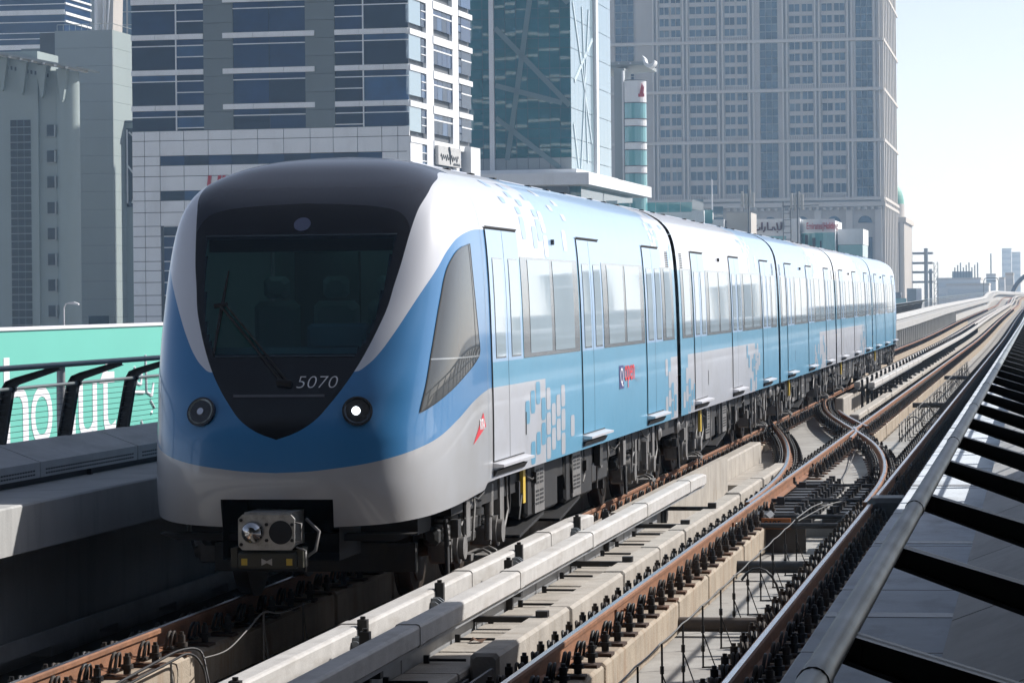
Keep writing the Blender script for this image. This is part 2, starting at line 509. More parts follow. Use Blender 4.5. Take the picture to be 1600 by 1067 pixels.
# stretcher bars and point machine
t = thing('point_machine', 'black point machine with drive rods and stretcher bars across the points', 'point machine', (-2.9, 40, DECK))
for y, z, r in ((38.6, -.20, .035), (39.6, -.16, .03), (42.3, -.13, .028), (46.2, -.16, .022)):
    m = MB(); m.tube([(-.70, 0, z - DECK), (.72, 0, z - DECK)], r, 8)
    m.box(-.62, -.52, -.06, .06, z - DECK - .08, z - DECK + .05); m.box(.5, .6, -.06, .06, z - DECK - .08, z - DECK + .05)
    m.build('stretcher_bar', M['iron2'], t, (0, y - 40, 0))
for sx in (-1, 1):
    m = MB(); m.cbox(sx * .60 - .16, sx * .60 + .16, -.45, .4, .0, .46, .05)
    arc = [(sx * .46 - sx * .1 * math.cos(a), -.5, .25 + .14 * math.sin(a)) for a in [math.pi * k / 6 for k in range(7)]]
    m.tube(arc, .02, 6)
    m.build('motor_case', M['iron2'], t, (0, -.6, 0))
m = MB(); m.cbox(.72, 1.22, -.35, .35, .30, .62, .06)
m.build('motor_housing', M['iron2'], t)
m = MB(); m.box(-.50, .02, -1.25, -1.20, .0, .34); m.build('junction_box', M['brownbar'], t)
m = MB(); m.box(-.52, -.16, -1.285, -1.252, .30, .43); o = m.build('marker_plate', M['orange'], t)
tm = text_mesh('S105', .11, bold=.002); tm.materials.append(M['rust_dark'])
ob('plate_number', tm, o, (-.49, -1.289, .325), (R(90), 0, 0))
for (y, z, lab, mt) in ((29.2, -.44, 'brown transverse tube on the deck between the rails, nearest the camera', 'brownbar'),
                        (35.0, -.40, 'black transverse cable duct on the deck before the points', 'iron2'),
                        (84.0, -.3, 'dark transverse duct on the deck beyond the crossing', 'iron2'),
                        (112.0, -.3, 'small far transverse duct on the deck near the right rail', 'iron2')):
    m = MB(); m.cyl((-3.37, y, z), (-2.30, y, z), .07, 10)
    tag(m.build('transverse_duct', M[mt]), lab, 'duct')

# ------------------------------------------------------------------ conductor rails with cover boards
COV = [(-.088, .012), (-.072, -.005), (.072, -.005), (.088, .012), (.088, .130), (.080, .145), (.062, .152), (-.062, .152), (-.080, .145), (-.088, .130)]
def conductor(label, X, Z, Y0, Y1, posts, side, seg=4.4, far=120, end=None):
    t = thing('conductor_rail', label, 'conductor rail', (X, Y0, Z))
    y = Y0
    lim = min(Y1, far)
    while y < lim - .1:
        e = min(y + seg, lim)
        m = MB()
        if e == lim and end:
            m.sweep(COV, [(0, 0, 0, 0), (0, e - y - 1.1, 0, 0)])
            m.v += []; n0 = len(m.v)
            m.sweep([(x * .985, z * .985) for x, z in COV], [(0, e - y - 1.1, .001, 0), (0, e - y - .3, -.012, 0)])
            m.sweep([(x * .8, z * .82) for x, z in COV], [(0, e - y - .3, -.004, 0), (0, e - y, -.012, 0)])
        else:
            m.sweep(COV, [(0, 0, 0, 0), (0, e - y - .012, 0, 0)])
        b = m.build('cover_board', M['grp'], t, (0, y - Y0, 0))
        c = MB(); c.sweep([(x * 1.07, (z - .07) * 1.08 + .072) for x, z in COV], [(0, -.20, 0, 0), (0, -.005, 0, 0)])
        if y > Y0: c.build('joint_sleeve', M['grp'], b)
        r = MB(); r.sweep([(-.04, -.05), (.04, -.05), (.04, .03), (-.04, .03)], [(0, 0, 0, 0), (0, e - y, 0, 0)])
        r.build('power_rail', M['galv'], b)
        y = e
    if Y1 > far:
        m = MB(); m.sweep(COV, [(a, b_ - Y0, c_, 0) for a, b_, c_, _ in path(0, far, Y1)]); m.build('far_cover_run', M['grp'], t)
    pm = MB()
    pm.box(side * .115 - .035, side * .115 + .035, -.035, .035, -.84, .20)
    pm.box(side * .115 - .05, side * .115 + .05, -.05, .05, -.10, -.04)
    pm.cyl((side * .115, 0, .20), (side * .115, 0, .222), .02, 8)
    pm.box(min(0, side * .15), max(0, side * .15), -.05, .05, -.12, -.07)
    pm.prism([(side * .06, .0), (side * .19, .0), (side * .19, -.3)], -.012, .012)
    pme = pm.mesh('bracket', [M['bracket']])
    im = MB()
    for q in range(5):
        im.cyl((0, -.10 - q * .045, .045), (0, -.122 - q * .045, .045), .075 if q % 2 else .05, 10)
    ime = im.mesh('insulator', [M['insul']])
    for py in posts:
        o = ob('bracket', pme, t, (pdx(py), py - Y0, pdz(py)))
        if py < 60: ob('insulator', ime, o, (side * .115, .02, -.02))
    return t
ZC = .14
conductor('white cover board nearest the train, ending just ahead of its second door', -4.905, ZC, 9.0, 33.95, [14.7, 18.3, 21.9, 24.8, 28.7, 32.4], 1, end=1)
conductor('white cover board running parallel on the near side, ending before the points', -4.485, ZC, 9.0, 41.7, [14.0, 17.6, 21.1, 27.0, 33.2], -1, end=1)
conductor('far white cover board beyond the points on the train\'s side', -4.905, ZC, 85.3, FAR, [85.6 + 2.6 * k for k in range(58)], 1)
conductor('far white cover board beyond the points on the empty track\'s side', -4.485, ZC, 84.6, FAR, [86.9 + 2.6 * k for k in range(58)], -1)
am = MB()
am.box(-.05, .0, -.04, .04, -.56, .06); am.box(-.05, .62, -.04, .04, -.035, .012); am.box(.52, .62, -.05, .05, .012, .06); am.box(-.04, -.01, -.3, -.27, -.56, .0)
AM = am.mesh('support_arm', [M['bracket']])
ORD = ['first', 'second', 'third', 'fourth', 'fifth', 'sixth', 'seventh', 'eighth', 'ninth', 'tenth', 'eleventh', 'twelfth', 'thirteenth', 'fourteenth', 'fifteenth', 'sixteenth', 'seventeenth', 'eighteenth', 'nineteenth', 'twentieth']
arms = [25.4, 30.8, 35.9, 38.9] + [86 + 3.4 * k for k in range(20)]
names = {25.4: 'nearest', 30.8: 'second', 35.9: 'third', 38.9: 'fourth'}
for y in arms:
    o = ob('support_arm', AM, None, (-4.62, y, pdz(y)))
    tag(o, 'black angle arm reaching from the cover board to the curb, %s to the camera' % names[y] if y in names else
        'dark support arm under the far cover board, %s past the points' % ORD[arms.index(y) - 4], 'bracket', 'support arms of the conductor rail')
m = MB(); m.box(-4.66, -4.62, 9, 37.9, DECK - .001, .128)
for k in range(9): m.box(-4.62, -4.614, 10 + k * 3.1, 10.03 + k * 3.1, DECK, .12)
tag(m.build('cable_trough', M['galv']), 'grey metal trough side standing under the near white cover board', 'trough')
t = thing('duct_lids', 'row of flat pale duct lids with black lifting rods beside the near curb', 'duct', (-4.4, 10, DECK))
m = MB(); m.box(-.21, .22, 0, 27.5, 0, .40); m.build('duct_bed', M['iron2'], t)
lm = MB(); lm.cbox(-.205, .215, 0, 1.32, .40, .46, .01); LM = lm.mesh('duct_lid', [M['curb']])
rm_ = MB(); rm_.cyl((-.17, 0, .485), (.13, 0, .485), .012, 6); rm_.box(-.19, -.15, -.02, .02, .46, .52); RM_ = rm_.mesh('lifting_rod', [M['iron']])
for k in range(20):
    o = ob('duct_lid', LM, t, (0, .05 + k * 1.37, random.uniform(-.006, .006)))
    ob('lifting_rod', RM_, o, (random.uniform(-.02, .04), .66 + random.uniform(-.1, .1), 0))
t = thing('cable_loops', 'coil of black cable and small boxes lying under the cover board', 'cable', (-4.38, 38.6, DECK))
for q in range(3):
    arc = [(.02 * q, .5 * math.cos(a) * (1 + .06 * q), .32 * math.sin(a) * (1 + .05 * q) + .02) for a in [math.pi * k / 12 for k in range(13)]]
    m = MB(); m.tube(arc, .02, 6); m.build('cable', M['cableb'], t)
m = MB(); m.cbox(-.06, .14, -1.4, -.75, 0, .12, .02); m.build('steel_case', M['galv'], t)
m = MB(); m.box(-4.15, -3.99, 12, 22.6, -.30, -.27); m.box(-4.17, -4.15, 12, 22.6, -.30, -.16); m.box(-3.99, -3.97, 12, 22.6, -.30, -.08)
for k in range(9): m.cyl((-4.07, 21.9 - k * .75, -.27), (-4.07, 21.9 - k * .75, -.2), .025, 6)
tag(m.build('steel_channel', M['iron2']), 'dark steel channel bolted at the near end of the pale curb', 'channel')

# ------------------------------------------------------------------ thin rods carrying a loop cable along the empty track
t = thing('cable_stands', 'row of thin black rods carrying a loop cable along the empty track', 'cable stands', (-2.88, 20, DECK))
m = MB()
m.cyl((0, 0, 0), (0, 0, .53), .009, 5); m.cyl((0, 0, .30), (.10, .05, 0), .006, 5); m.cyl((-.0, 0, .30), (0, 0, .36), .016, 6); m.cyl((0, 0, .14), (0, 0, .19), .016, 6)
m.tube([(-.01, 0, .005), (.11, .05, .005)], .008, 5)
ST = m.mesh('rod_stand', [M['iron']])
sy = []
y = 19.3
while y < 38:
    sy.append(y); y += 1.48
y = 64.6
while y < 128: sy.append(y); y += 1.48
for y in sy: ob('rod_stand', ST, t, (random.uniform(-.02, .02), y - 20, 0), (0, 0, random.uniform(-.2, .2)))
def sag(ys, x0, z0, sg):
    pts = []
    for a, b in zip(ys, ys[1:]):
        for k in range(4):
            u = k / 4; pts.append((x0, a + (b - a) * u, z0 - sg * 4 * u * (1 - u)))
    pts.append((x0, ys[-1], z0)); return pts
m = MB(); m.tube(sag([y - 20 for y in sy if y < 38], 0, .53, .012), .007, 5); m.build('loop_cable', M['cable'], t)
m = MB(); m.tube(sag([y - 20 for y in sy if y > 60], 0, .53, .03), .012, 5); m.build('loop_cable', M['cable'], t)
m = MB()
for yy in (31.0, 70.0, 77.0, 88.0, 101.0, 116.0):
    m.tube([(.10 + .22 * math.cos(a), yy - 20, .12 + .45 * math.sin(a) * .8) for a in [-1.2 + 3.6 * k / 12 for k in range(13)]], .014, 5)
m.build('hanging_cable', M['cableb'], t)
def catmull(P, n=6):
    P = [Vector(p) for p in P]; out = []
    for i in range(len(P) - 1):
        p0, p1, p2, p3 = P[max(i - 1, 0)], P[i], P[i + 1], P[min(i + 2, len(P) - 1)]
        for k in range(n):
            u = k / n; out.append(.5 * ((2 * p1) + (p2 - p0) * u + (2 * p0 - 5 * p1 + 4 * p2 - p3) * u * u + (3 * p1 - p0 - 3 * p2 + p3) * u ** 3))
    return out + [P[-1]]
wp = [(-2.88, 37.3, -.02), (-2.80, 38.6, .02), (-2.75, 39.8, .0), (-2.86, 41.2, -.08), (-2.95, 43, -.24), (-2.80, 45, -.30), (-2.92, 47.5, -.28), (-3.12, 50, -.3), (-3.22, 53, -.3), (-3.32, 56, -.27), (-3.4, 58.5, -.22)]
m = MB(); m.tube(catmull(wp), .009, 5)
wp = [(-2.86, 37.3, -.05), (-2.70, 39.5, -.03), (-2.62, 41.6, -.1), (-2.56, 44, -.28), (-2.72, 46, -.32), (-2.6, 48.5, -.3), (-2.86, 51, -.32), (-2.78, 53.5, -.3), (-3.0, 56, -.28)]
m.tube(catmull(wp), .008, 5)
tag(m.build('signal_cable', M['cable']), 'pair of pale cables snaking through the switch points', 'cable')
m = MB()
m.tube(catmull([(-6.72, 21.5, -.21), (-6.73, 23.2, -.15), (-6.70, 23.9, -.12), (-6.62, 24.2, -.16), (-6.55, 24.15, -.35), (-6.5, 24.1, -.54)]), .011, 6)
m.tube(catmull([(-6.70, 21.5, -.24), (-6.69, 23.4, -.18), (-6.65, 24.0, -.16), (-6.57, 24.12, -.3), (-6.52, 24.05, -.54)]), .010, 6)
tag(m.build('black_cable', M['cableb']), 'black cables bending over the plinth edge in the lower left', 'cable')
t = thing('cable_stands', 'thin rods with a sagging grey cable between the rails ahead of the train', 'cable stands', (-6.4, 22.4, DECK))
for y, h in ((22.4, .5), (25.2, .6), (26.6, .55)):
    m = MB(); m.cyl((0, 0, 0), (0, 0, h), .009, 5); m.cyl((0, 0, h * .9), (.05, .05, 0), .006, 5); m.build('rod_stand', M['cable'], t, (.05, y - 22.4, 0))
m = MB(); m.tube(catmull([(-.13, 1.6, .36), (-.05, 2.0, .38), (.0, 2.5, .50), (.05, 2.8, .6), (.08, 3.3, .55), (.12, 4.2, .56)]), .007, 6); m.build('grey_cable', M['cable'], t)

# ------------------------------------------------------------------ parapets, cable covers and railings
lw = MB()
lw.sweep([(-9.72, .575), (-8.25, .575), (-8.25, .955), (-8.265, .97), (-9.72, .97)], path(0, NEAR, FAR))
lw.sweep([(-9.72, DECK - .5), (-8.78, DECK - .5), (-8.78, .574), (-9.72, .574)], path(0, NEAR, FAR))
o = lw.build('parapet_wall', [M['wall_c'], M['bed_shade']]); tag(o, 'pale concrete parapet ledge along the far left side of the train', 'wall')
m = MB(); m.box(-8.78, -8.36, -.17, .17, DECK, .57); FM = m.mesh('support_fin', [M['wall_c']]); FMD = m.mesh('support_fin', [M['bed_shade']])
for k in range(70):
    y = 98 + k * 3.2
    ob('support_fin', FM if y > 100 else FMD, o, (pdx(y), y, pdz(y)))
m = MB(); m.sweep([(-8.66, -.32), (-8.40, -.32), (-8.40, -.18), (-8.43, -.18), (-8.43, -.29), (-8.66, -.29)], path(0, 5, 60))
for k in range(16): m.box(-8.62, -8.44, 10 + k * 2.0, 10.09 + k * 2.0, -.42, -.32)
tag(m.build('cable_tray', M['galv']), 'grey metal cable tray low on the left wall in shadow', 'cable tray')
rw = MB()
rw.sweep([(-1.12, -1.2), (.62, -1.2), (.62, .97), (-1.105, .97), (-1.12, .955)], path(0, NEAR, FAR))
o = rw.build('parapet_wall', M['ledge']); tag(o, 'blue grey shaded concrete ledge on the right hand side', 'wall')
m = MB()
for k in range(40):
    y = 5.2 + k * 3.1
    m.box(-1.121, -.42, y, y + .018, .94, .9715)
m.build('ledge_joint', M['iron2'], o)
m = MB()
for y in (16.1, 20.9, 27.2, 39): m.box(-1.10, -.42, y, y + .22, .968, .974)
m.build('ledge_plate', M['galv'], o)

def covers(label, sx, X, Y0, Y1, far, mt):
    t = thing('cable_cover_row', label, 'cable covers', (X, Y0, .97))
    P = [(0, .06), (0, .20), (-.39, .345), (-.50, .345), (-.50, .0), (-.47, .0), (-.03, .06)]
    P = [(x * sx, z) for x, z in P]
    if sx < 0: P = P[::-1]
    y = Y0
    cm = None
    while y < far:
        m = MB(); m.prism(P, 0, 3.115)
        if cm is None: cm = m.mesh('cover_panel', [mt])
        o = ob('cover_panel', cm, t, (pdx(y), y - Y0, pdz(y)))
        if y < 40:
            sm = MB()
            for r in range(2):
                for q in range(38):
                    sm.box(min(0, sx * .003), max(0, sx * .003), .15 + q * .075, .195 + q * .075, .085 + r * .035, .100 + r * .035)
            sm.box(-sx * .2 - .02, -sx * .2 + .02, 1.5, 1.56, 0, .06); sm.box(-.03, .012, 1.5, 1.56, .0, .06)
            sm.build('vent_slots', M['iron'], o)
        y += 3.145
    m = MB(); m.sweep(P, [(a, b - Y0, c, 0) for a, b, c, _ in path(0, y, Y1)]); m.build('far_cover_run', mt, t)
    m = MB(); m.sweep([(-.05 * sx, 0), (-.45 * sx, 0), (-.45 * sx, .059), (-.05 * sx, .059)], [(a, b - Y0, c, 0) for a, b, c, _ in path(0, Y0, Y1)]); m.build('cover_base', M['iron'], t)
    return t
M['cover_w'] = M['cover_c']
covers('grey ventilated cable cover boxes on the left parapet beyond the train', 1, -9.03, 18.14, FAR, 150, M['cover_c'])
covers('pale sloping cable cover slabs at the right edge beyond the railing', -1, -.40, 4.6, FAR, 90, M['cover_c'])

def railing(label, sx, Xh, Xb, Xbase, Y0, Y1, ys, pipe_r, wires):
    t = thing('railing', label, 'railing', (Xh, Y0, .97))
    m = MB(); m.tube([(x - 0, y - Y0, z - .97) for x, y, z in [(a, b, c + 2.05) for a, b, c, _ in path(0, Y0, Y1)]], pipe_r, 12); m.build('handrail', M['pipe'], t)
    m = MB(); m.tube([(Xb - Xh + sx * .05 + a, b - Y0, c + 1.83 - .97) for a, b, c, _ in path(0, Y0, Y1)], .017, 8); m.build('mid_rail', M['pipe'], t)
    # post: a bent plate leaning over the track, in the XZ plane
    pm = MB()
    A = [(Xbase - Xh, .30), (Xb - Xh, .84), (Xb - Xh + sx * .025, .895), (Xb - Xh + sx * .09, .93), (sx * .0, 1.055)]
    w = [.062, .056, .048, .036, .024]
    L, Rr = [], []
    for i, (x, z) in enumerate(A):
        a = A[max(i - 1, 0)]; b = A[min(i + 1, len(A) - 1)]
        d = Vector((b[0] - a[0], b[1] - a[1])).normalized(); n = Vector((-d.y, d.x))
        L.append((x + n.x * w[i], z + n.y * w[i])); Rr.append((x - n.x * w[i], z - n.y * w[i]))
    for i in range(len(A) - 1):
        q = [L[i], Rr[i], Rr[i + 1], L[i + 1]]
        pm.prism(q, -.014, .014)
        n = [((L[i][0] * .9 + Rr[i][0] * .1), (L[i][1] * .9 + Rr[i][1] * .1))]
        for S, T in ((L, Rr), (Rr, L)):   # flanges along both edges
            f = [S[i], S[i + 1], tuple(S[i + 1][k] * .85 + T[i + 1][k] * .15 for k in (0, 1)), tuple(S[i][k] * .85 + T[i][k] * .15 for k in (0, 1))]
            pm.prism(f, -.045, .045)
    pm.cyl((Xb - Xh + sx * .05, -.03, .86), (Xb - Xh + sx * .05, .03, .86), .034, 10)
    pme = pm.mesh('post', [M['post']])
    for y in ys:
        ob('post', pme, t, (pdx(y), y - Y0, pdz(y)))
    for k in range(wires):
        u = (k + .5) / wires
        m = MB(); x = (Xbase + (Xb - Xbase) * u) - Xh + sx * .03; z = .36 + (.86 - .36) * u
        m.tube([(x + a, b - Y0, z + c) for a, b, c, _ in path(0, Y0, 95)], .0028, 4); m.tube([(x + a, b - Y0, z + c) for a, b, c, _ in path(0, 95, 420)], .009, 4); m.build('wire', M['wire'], t)
    return t
railing('railing with dark bent posts on the left, in front of the green billboard', 1, -8.95, -9.45, -9.55, 15.0, 560,
        [17.9 + 2.0 * k for k in range(120)], .026, 9)
railing('steel pipe handrail on dark bent arms at the right edge', -1, -.33, .13, .22, 2.2, 560,
        [3.42 + 1.86 * k for k in range(100)], .0235, 0)
hr = [o for o in bpy.data.objects if o.name.startswith('railing')][-1]
sm_ = MB(); sm_.tube([(0, -.05, 0), (0, .05, 0)],   .0255, 14); SM_ = sm_.mesh('pipe_sleeve', [M['pipe']])
for k in range(9): ob('pipe_sleeve', SM_, hr, (0, 2.4 + k * 3.72, 1.08))
cm_ = MB(); cm_.box(-.022, .03, -.03, .03, -.05, -.015); cm_.cyl((.0, -.04, -.035), (.0, .04, -.035), .012, 8); CM_ = cm_.mesh('pipe_clamp', [M['iron2']])
for k in range(16): ob('pipe_clamp', CM_, hr, (0, 1.22 + 1.86 * k, 1.08))
m = MB(); m.add([(0, 0, .02), (.06, .02, .0), (.09, .09, .03), (.04, .13, .0), (-.03, .10, .035), (-.05, .03, .0)], [(0, 1, 2), (0, 2, 3), (0, 3, 4), (0, 4, 5)])
tag(m.build('dry_leaf', M['rust_mid'], None, (-4.42, 24.3, -.085)), 'small dry brown leaf lying on the duct lids', 'leaf')
# ------------------------------------------------------------------ the train
TX, TY = -6.285, 25.4            # centre line, tip of the nose
W = [(.6, 1.33), (.97, 1.35), (1.5, 1.352), (2.0, 1.345), (2.6, 1.33), (3.0, 1.308), (3.24, 1.285), (3.4, 1.255), (3.55, 1.195), (3.67, 1.095),
     (3.77, .94), (3.86, .70), (3.915, .40), (3.94, .0)]
PE = [(.6, 4.0), (1.5, 4.0), (2.0, 4.6), (2.5, 5.2), (3.3, 6.0), (3.6, 5.5), (3.94, 3.)]
BB = [(.6, .10), (.8, .04), (1.1, .0), (1.45, .03), (1.8, .16), (2.2, .38), (2.6, .62), (3.0, .86), (3.25, 1.03), (3.45, 1.2), (3.6, 1.4), (3.72, 1.65), (3.81, 1.9), (3.88, 2.25), (3.94, 2.9)]
LN = 2.9
ZT = 3.94
def tw(z): return interp(z, W)
def nose_y(x, z):
    ww, q, b = tw(z), interp(z, PE), interp(z, BB)
    r = min(abs(x) / max(ww, 1e-6), 1)
    return b + (LN - b) * (1 - (1 - r ** q) ** (1 / q))
def nose_x(y, z):
    ww, q, b = tw(z), interp(z, PE), interp(z, BB)
    r = max(0, min(1, (LN - y) / (LN - b)))
    return ww * (1 - r ** q) ** (1 / q)
def side_x(y, z): return nose_x(y, z) if y < LN else tw(z)
def nose_n(x, z):
    e = .004
    dx = (nose_y(x + e, z) - nose_y(x - e, z)) / (2 * e); dz = (nose_y(x, z + e) - nose_y(x, z - e)) / (2 * e)
    return Vector((dx, -1, dz)).normalized()
def side_n(y, z):
    e = .004
    dy = (side_x(y + e, z) - side_x(y - e, z)) / (2 * e); dz = (side_x(y, z + e) - side_x(y, z - e)) / (2 * e)
    return Vector((1, -dy, -dz)).normalized()
def front_pt(x, z, off=0.0):
    p = Vector((x, nose_y(x, z), z)); return p + nose_n(x, z) * off
def side_pt(y, z, off=0.0):
    p = Vector((side_x(y, z), y, z)); return p + side_n(y, z) * off

def paint(name, col, rough=.32, coat=.6, var=.03, dirt=None, amt=.0):
    return mat(name, col, rough, spec=.5, coat=coat, var=var, scale=1.2, dirt=dirt, dirt_amt=amt, dirt_scale=(1.3, 1.1, 2.2), rvar=.05)
BLUE_SHADE, WHITE, GREY, SKYB = (.042, .21, .46), (.69, .705, .75), (.56, .57, .61), (.37, .55, .78)  # first blue is the nose's copy, darkened for the shaded front
M['t_blue_sun'] = paint('train_blue_sunlit', (.15, .41, .60), dirt=(.12, .32, .47), amt=.3)  # same blue paint as the nose, lightened for sun and sky reflection
M['t_white'] = paint('train_white', WHITE, dirt=(.57, .57, .58), amt=.35)
M['t_grey'] = paint('train_silver', GREY, dirt=(.40, .38, .35), amt=.35)
M['t_sky'] = paint('train_sky_blue', SKYB)
M['t_black'] = mat('train_black', (.012, .013, .016), .12, coat=.5)
M['t_seal'] = mat('rubber_seal', (.012, .012, .013), .7)
M['t_under'] = mat('underframe_black', (.006, .006, .007), .7, var=.4, scale=4, dirt=(.022, .018, .015), dirt_amt=.6, dirt_scale=(3, 2, 3))
M['t_under2'] = mat('underframe_grey', (.022, .022, .022), .6, var=.4, scale=6, dirt=(.05, .04, .03), dirt_amt=.7, dirt_scale=(4, 4, 4))
M['t_light'] = mat('underframe_light', (.17, .165, .16), .55, var=.3, scale=7, dirt=(.12, .10, .08), dirt_amt=.6, dirt_scale=(5, 5, 5))
M['t_wheel'] = mat('wheel_steel', (.07, .055, .045), .5, metal=.6, var=.2)
M['t_yellow'] = mat('yellow_paint', (.62, .43, .05), .5, var=.1)
M['t_red'] = mat('logo_red', (.66, .03, .045), .4)
M['t_navy'] = mat('logo_navy', (.03, .035, .16), .4)
M['t_print'] = mat('white_print', (.8, .8, .82), .4)
M['t_band'] = mat('window_band', (.25, .27, .285), .16, var=.03, coat=.5, spec=.6)
M['t_pane'] = mat('window_glass', (.42, .51, .57), .03, ior=1.6, spec=.6, var=.05, scale=.8, bump=.02, bump_scale=1.3)
M['t_pane_d'] = mat('cab_side_glass', (.07, .078, .085), .03, ior=1.4, spec=.35)
gm = bpy.data.materials.new('windshield_glass'); gm.use_nodes = True
gt = gm.node_tree; gt.nodes.remove(gt.nodes['Principled BSDF'])
tr = gt.nodes.new('ShaderNodeBsdfTransparent'); tr.inputs[0].default_value = (.42, .72, .80, 1)
gl = gt.nodes.new('ShaderNodeBsdfGlossy'); gl.inputs['Roughness'].default_value = .02; gl.inputs[0].default_value = (.9, .95, 1, 1)
fr_ = gt.nodes.new('ShaderNodeFresnel'); fr_.inputs[0].default_value = 1.45
mxs = gt.nodes.new('ShaderNodeMixShader')
gt.links.new(fr_.outputs[0], mxs.inputs[0]); gt.links.new(tr.outputs[0], mxs.inputs[1]); gt.links.new(gl.outputs[0], mxs.inputs[2])
gt.links.new(mxs.outputs[0], gt.nodes['Material Output'].inputs[0])
M['t_shield'] = gm
M['cab_wall'] = mat('cab_lining', (.50, .62, .62), .6)
M['cab_dash'] = mat('cab_console', (.22, .30, .30), .6)
M['cab_seat'] = mat('cab_seat', (.42, .55, .55), .7)
M['t_alu'] = mat('aluminium_sill', (.68, .68, .70), .4, metal=.5)
M['t_bellow'] = mat('gangway_rubber', (.016, .015, .013), .75, var=.2, scale=6)
M['silver'] = mat('coupler_silver', (.42, .42, .41), .42, metal=.6, var=.15, scale=14, dirt=(.1, .09, .08), dirt_amt=.6, dirt_scale=(12, 12, 12))
M['chrome'] = mat('coupler_cone', (.55, .55, .56), .12, metal=1.0)
M['glint'] = mat('reflector', (.6, .6, .62), .1, metal=1.0)
M['lens'] = mat('headlamp_lens', (.05, .055, .06), .05, ior=1.5)
M['lamp_on'] = mat('lit_lamp', (.9, .95, 1), .3, emit=(.85, .95, 1), emit_s=9.0)

# nose paint: four painted fields, each from a signed distance stored on the mesh
m = bpy.data.materials.new('nose_livery'); m.use_nodes = True
t = m.node_tree; pb = t.nodes['Principled BSDF']
pb.inputs['Coat Weight'].default_value = .6; pb.inputs['Coat Roughness'].default_value = .06
def field(nm, thr=0.0):
    a = t.nodes.new('ShaderNodeAttribute'); a.attribute_name = nm
    c = t.nodes.new('ShaderNodeMath'); c.operation = 'GREATER_THAN'; c.inputs[1].default_value = thr
    t.links.new(a.outputs['Fac'], c.inputs[0]); return c.outputs[0]
def mixc(fac, a, b):
    x = t.nodes.new('ShaderNodeMix'); x.data_type = 'RGBA'
    t.links.new(fac, x.inputs['Factor'])
    for s, k in ((a, 'A'), (b, 'B')):
        if isinstance(s, tuple): x.inputs[k].default_value = (*s, 1)
        else: t.links.new(s, x.inputs[k])
    return x.outputs['Result']
geo = t.nodes.new('ShaderNodeNewGeometry')
nz = t.nodes.new('ShaderNodeTexNoise'); nz.inputs['Scale'].default_value = 1.1; nz.inputs['Detail'].default_value = 8
t.links.new(geo.outputs['Position'], nz.inputs['Vector'])
rm = t.nodes.new('ShaderNodeMapRange'); rm.inputs['From Min'].default_value = .45; rm.inputs['From Max'].default_value = .75; rm.inputs['To Max'].default_value = .55
t.links.new(nz.outputs['Fac'], rm.inputs['Value'])
gcol = mixc(rm.outputs[0], (.47, .475, .49), (.34, .315, .28))  # side grey darkened for the shaded front; the blotches are dirt
c1 = mixc(field('d_white'), BLUE_SHADE, WHITE)
c2 = mixc(field('d_grey'), gcol, c1)
c3 = mixc(field('d_visor'), (.010, .011, .014), (.030, .034, .046))
c4 = mixc(field('d_mask'), c2, c3)
t.links.new(c4, pb.inputs['Base Color'])
rmix = t.nodes.new('ShaderNodeMix'); rmix.data_type = 'FLOAT'
rmix.inputs[2].default_value = .30; rmix.inputs[3].default_value = .22
t.links.new(field('d_mask'), rmix.inputs[0]); t.links.new(rmix.outputs[0], pb.inputs['Roughness'])
cmix = t.nodes.new('ShaderNodeMix'); cmix.data_type = 'FLOAT'
cmix.inputs[2].default_value = .6; cmix.inputs[3].default_value = .0
t.links.new(field('d_mask'), cmix.inputs[0]); t.links.new(cmix.outputs[0], pb.inputs['Coat Weight'])
M['nose'] = m

FW = [(0, 2.00), (.912, 2.021), (1.07, 2.085), (1.204, 2.166), (1.429, 2.329), (1.678, 2.514), (1.944, 2.701), (2.25, 2.891), (2.502, 3.041), (2.812, 3.152), (3.217, 3.213), (3.651, 3.244), (4.4, 3.255)]
FG = [(0, 1.188), (.27, 1.2), (.5, 1.223), (.78, 1.255), (1.17, 1.31), (1.516, 1.363), (1.96, 1.439), (2.583, 1.583), (3.186, 1.713), (3.714, 1.782), (4.054, 1.808), (4.4, 1.815)]
FM_ = [(1.0, -1.4), (1.463, 0), (1.521, .165), (1.632, .33), (1.745, .426), (1.887, .53), (2.06, .633), (2.2, .70), (2.36, .765), (2.57, .835), (2.73, .865), (2.93, .907), (3.2, .95), (3.39, .985), (3.575, 1.03), (3.67, 1.03), (3.75, .965), (3.82, .85), (3.88, .70), (3.94, .5)]
FV = [(0, 3.464), (.3, 3.452), (.55, 3.436), (.76, 3.405), (.87, 3.352), (.93, 3.27), (.97, 3.15), (1.2, 2.9)]
ZB = [(0, .70), (.5, .735), (1.0, .752), (1.65, .786), (2.25, .826), (3.16, .882), (3.68, .907), (3.86, .962), (4.4, .966)]
GH = [(2.15, .605), (2.25, .672), (2.33, .713), (2.45, .745), (2.58, .768), (2.75, .795), (2.9, .813), (3.05, .832), (3.18, .845)]
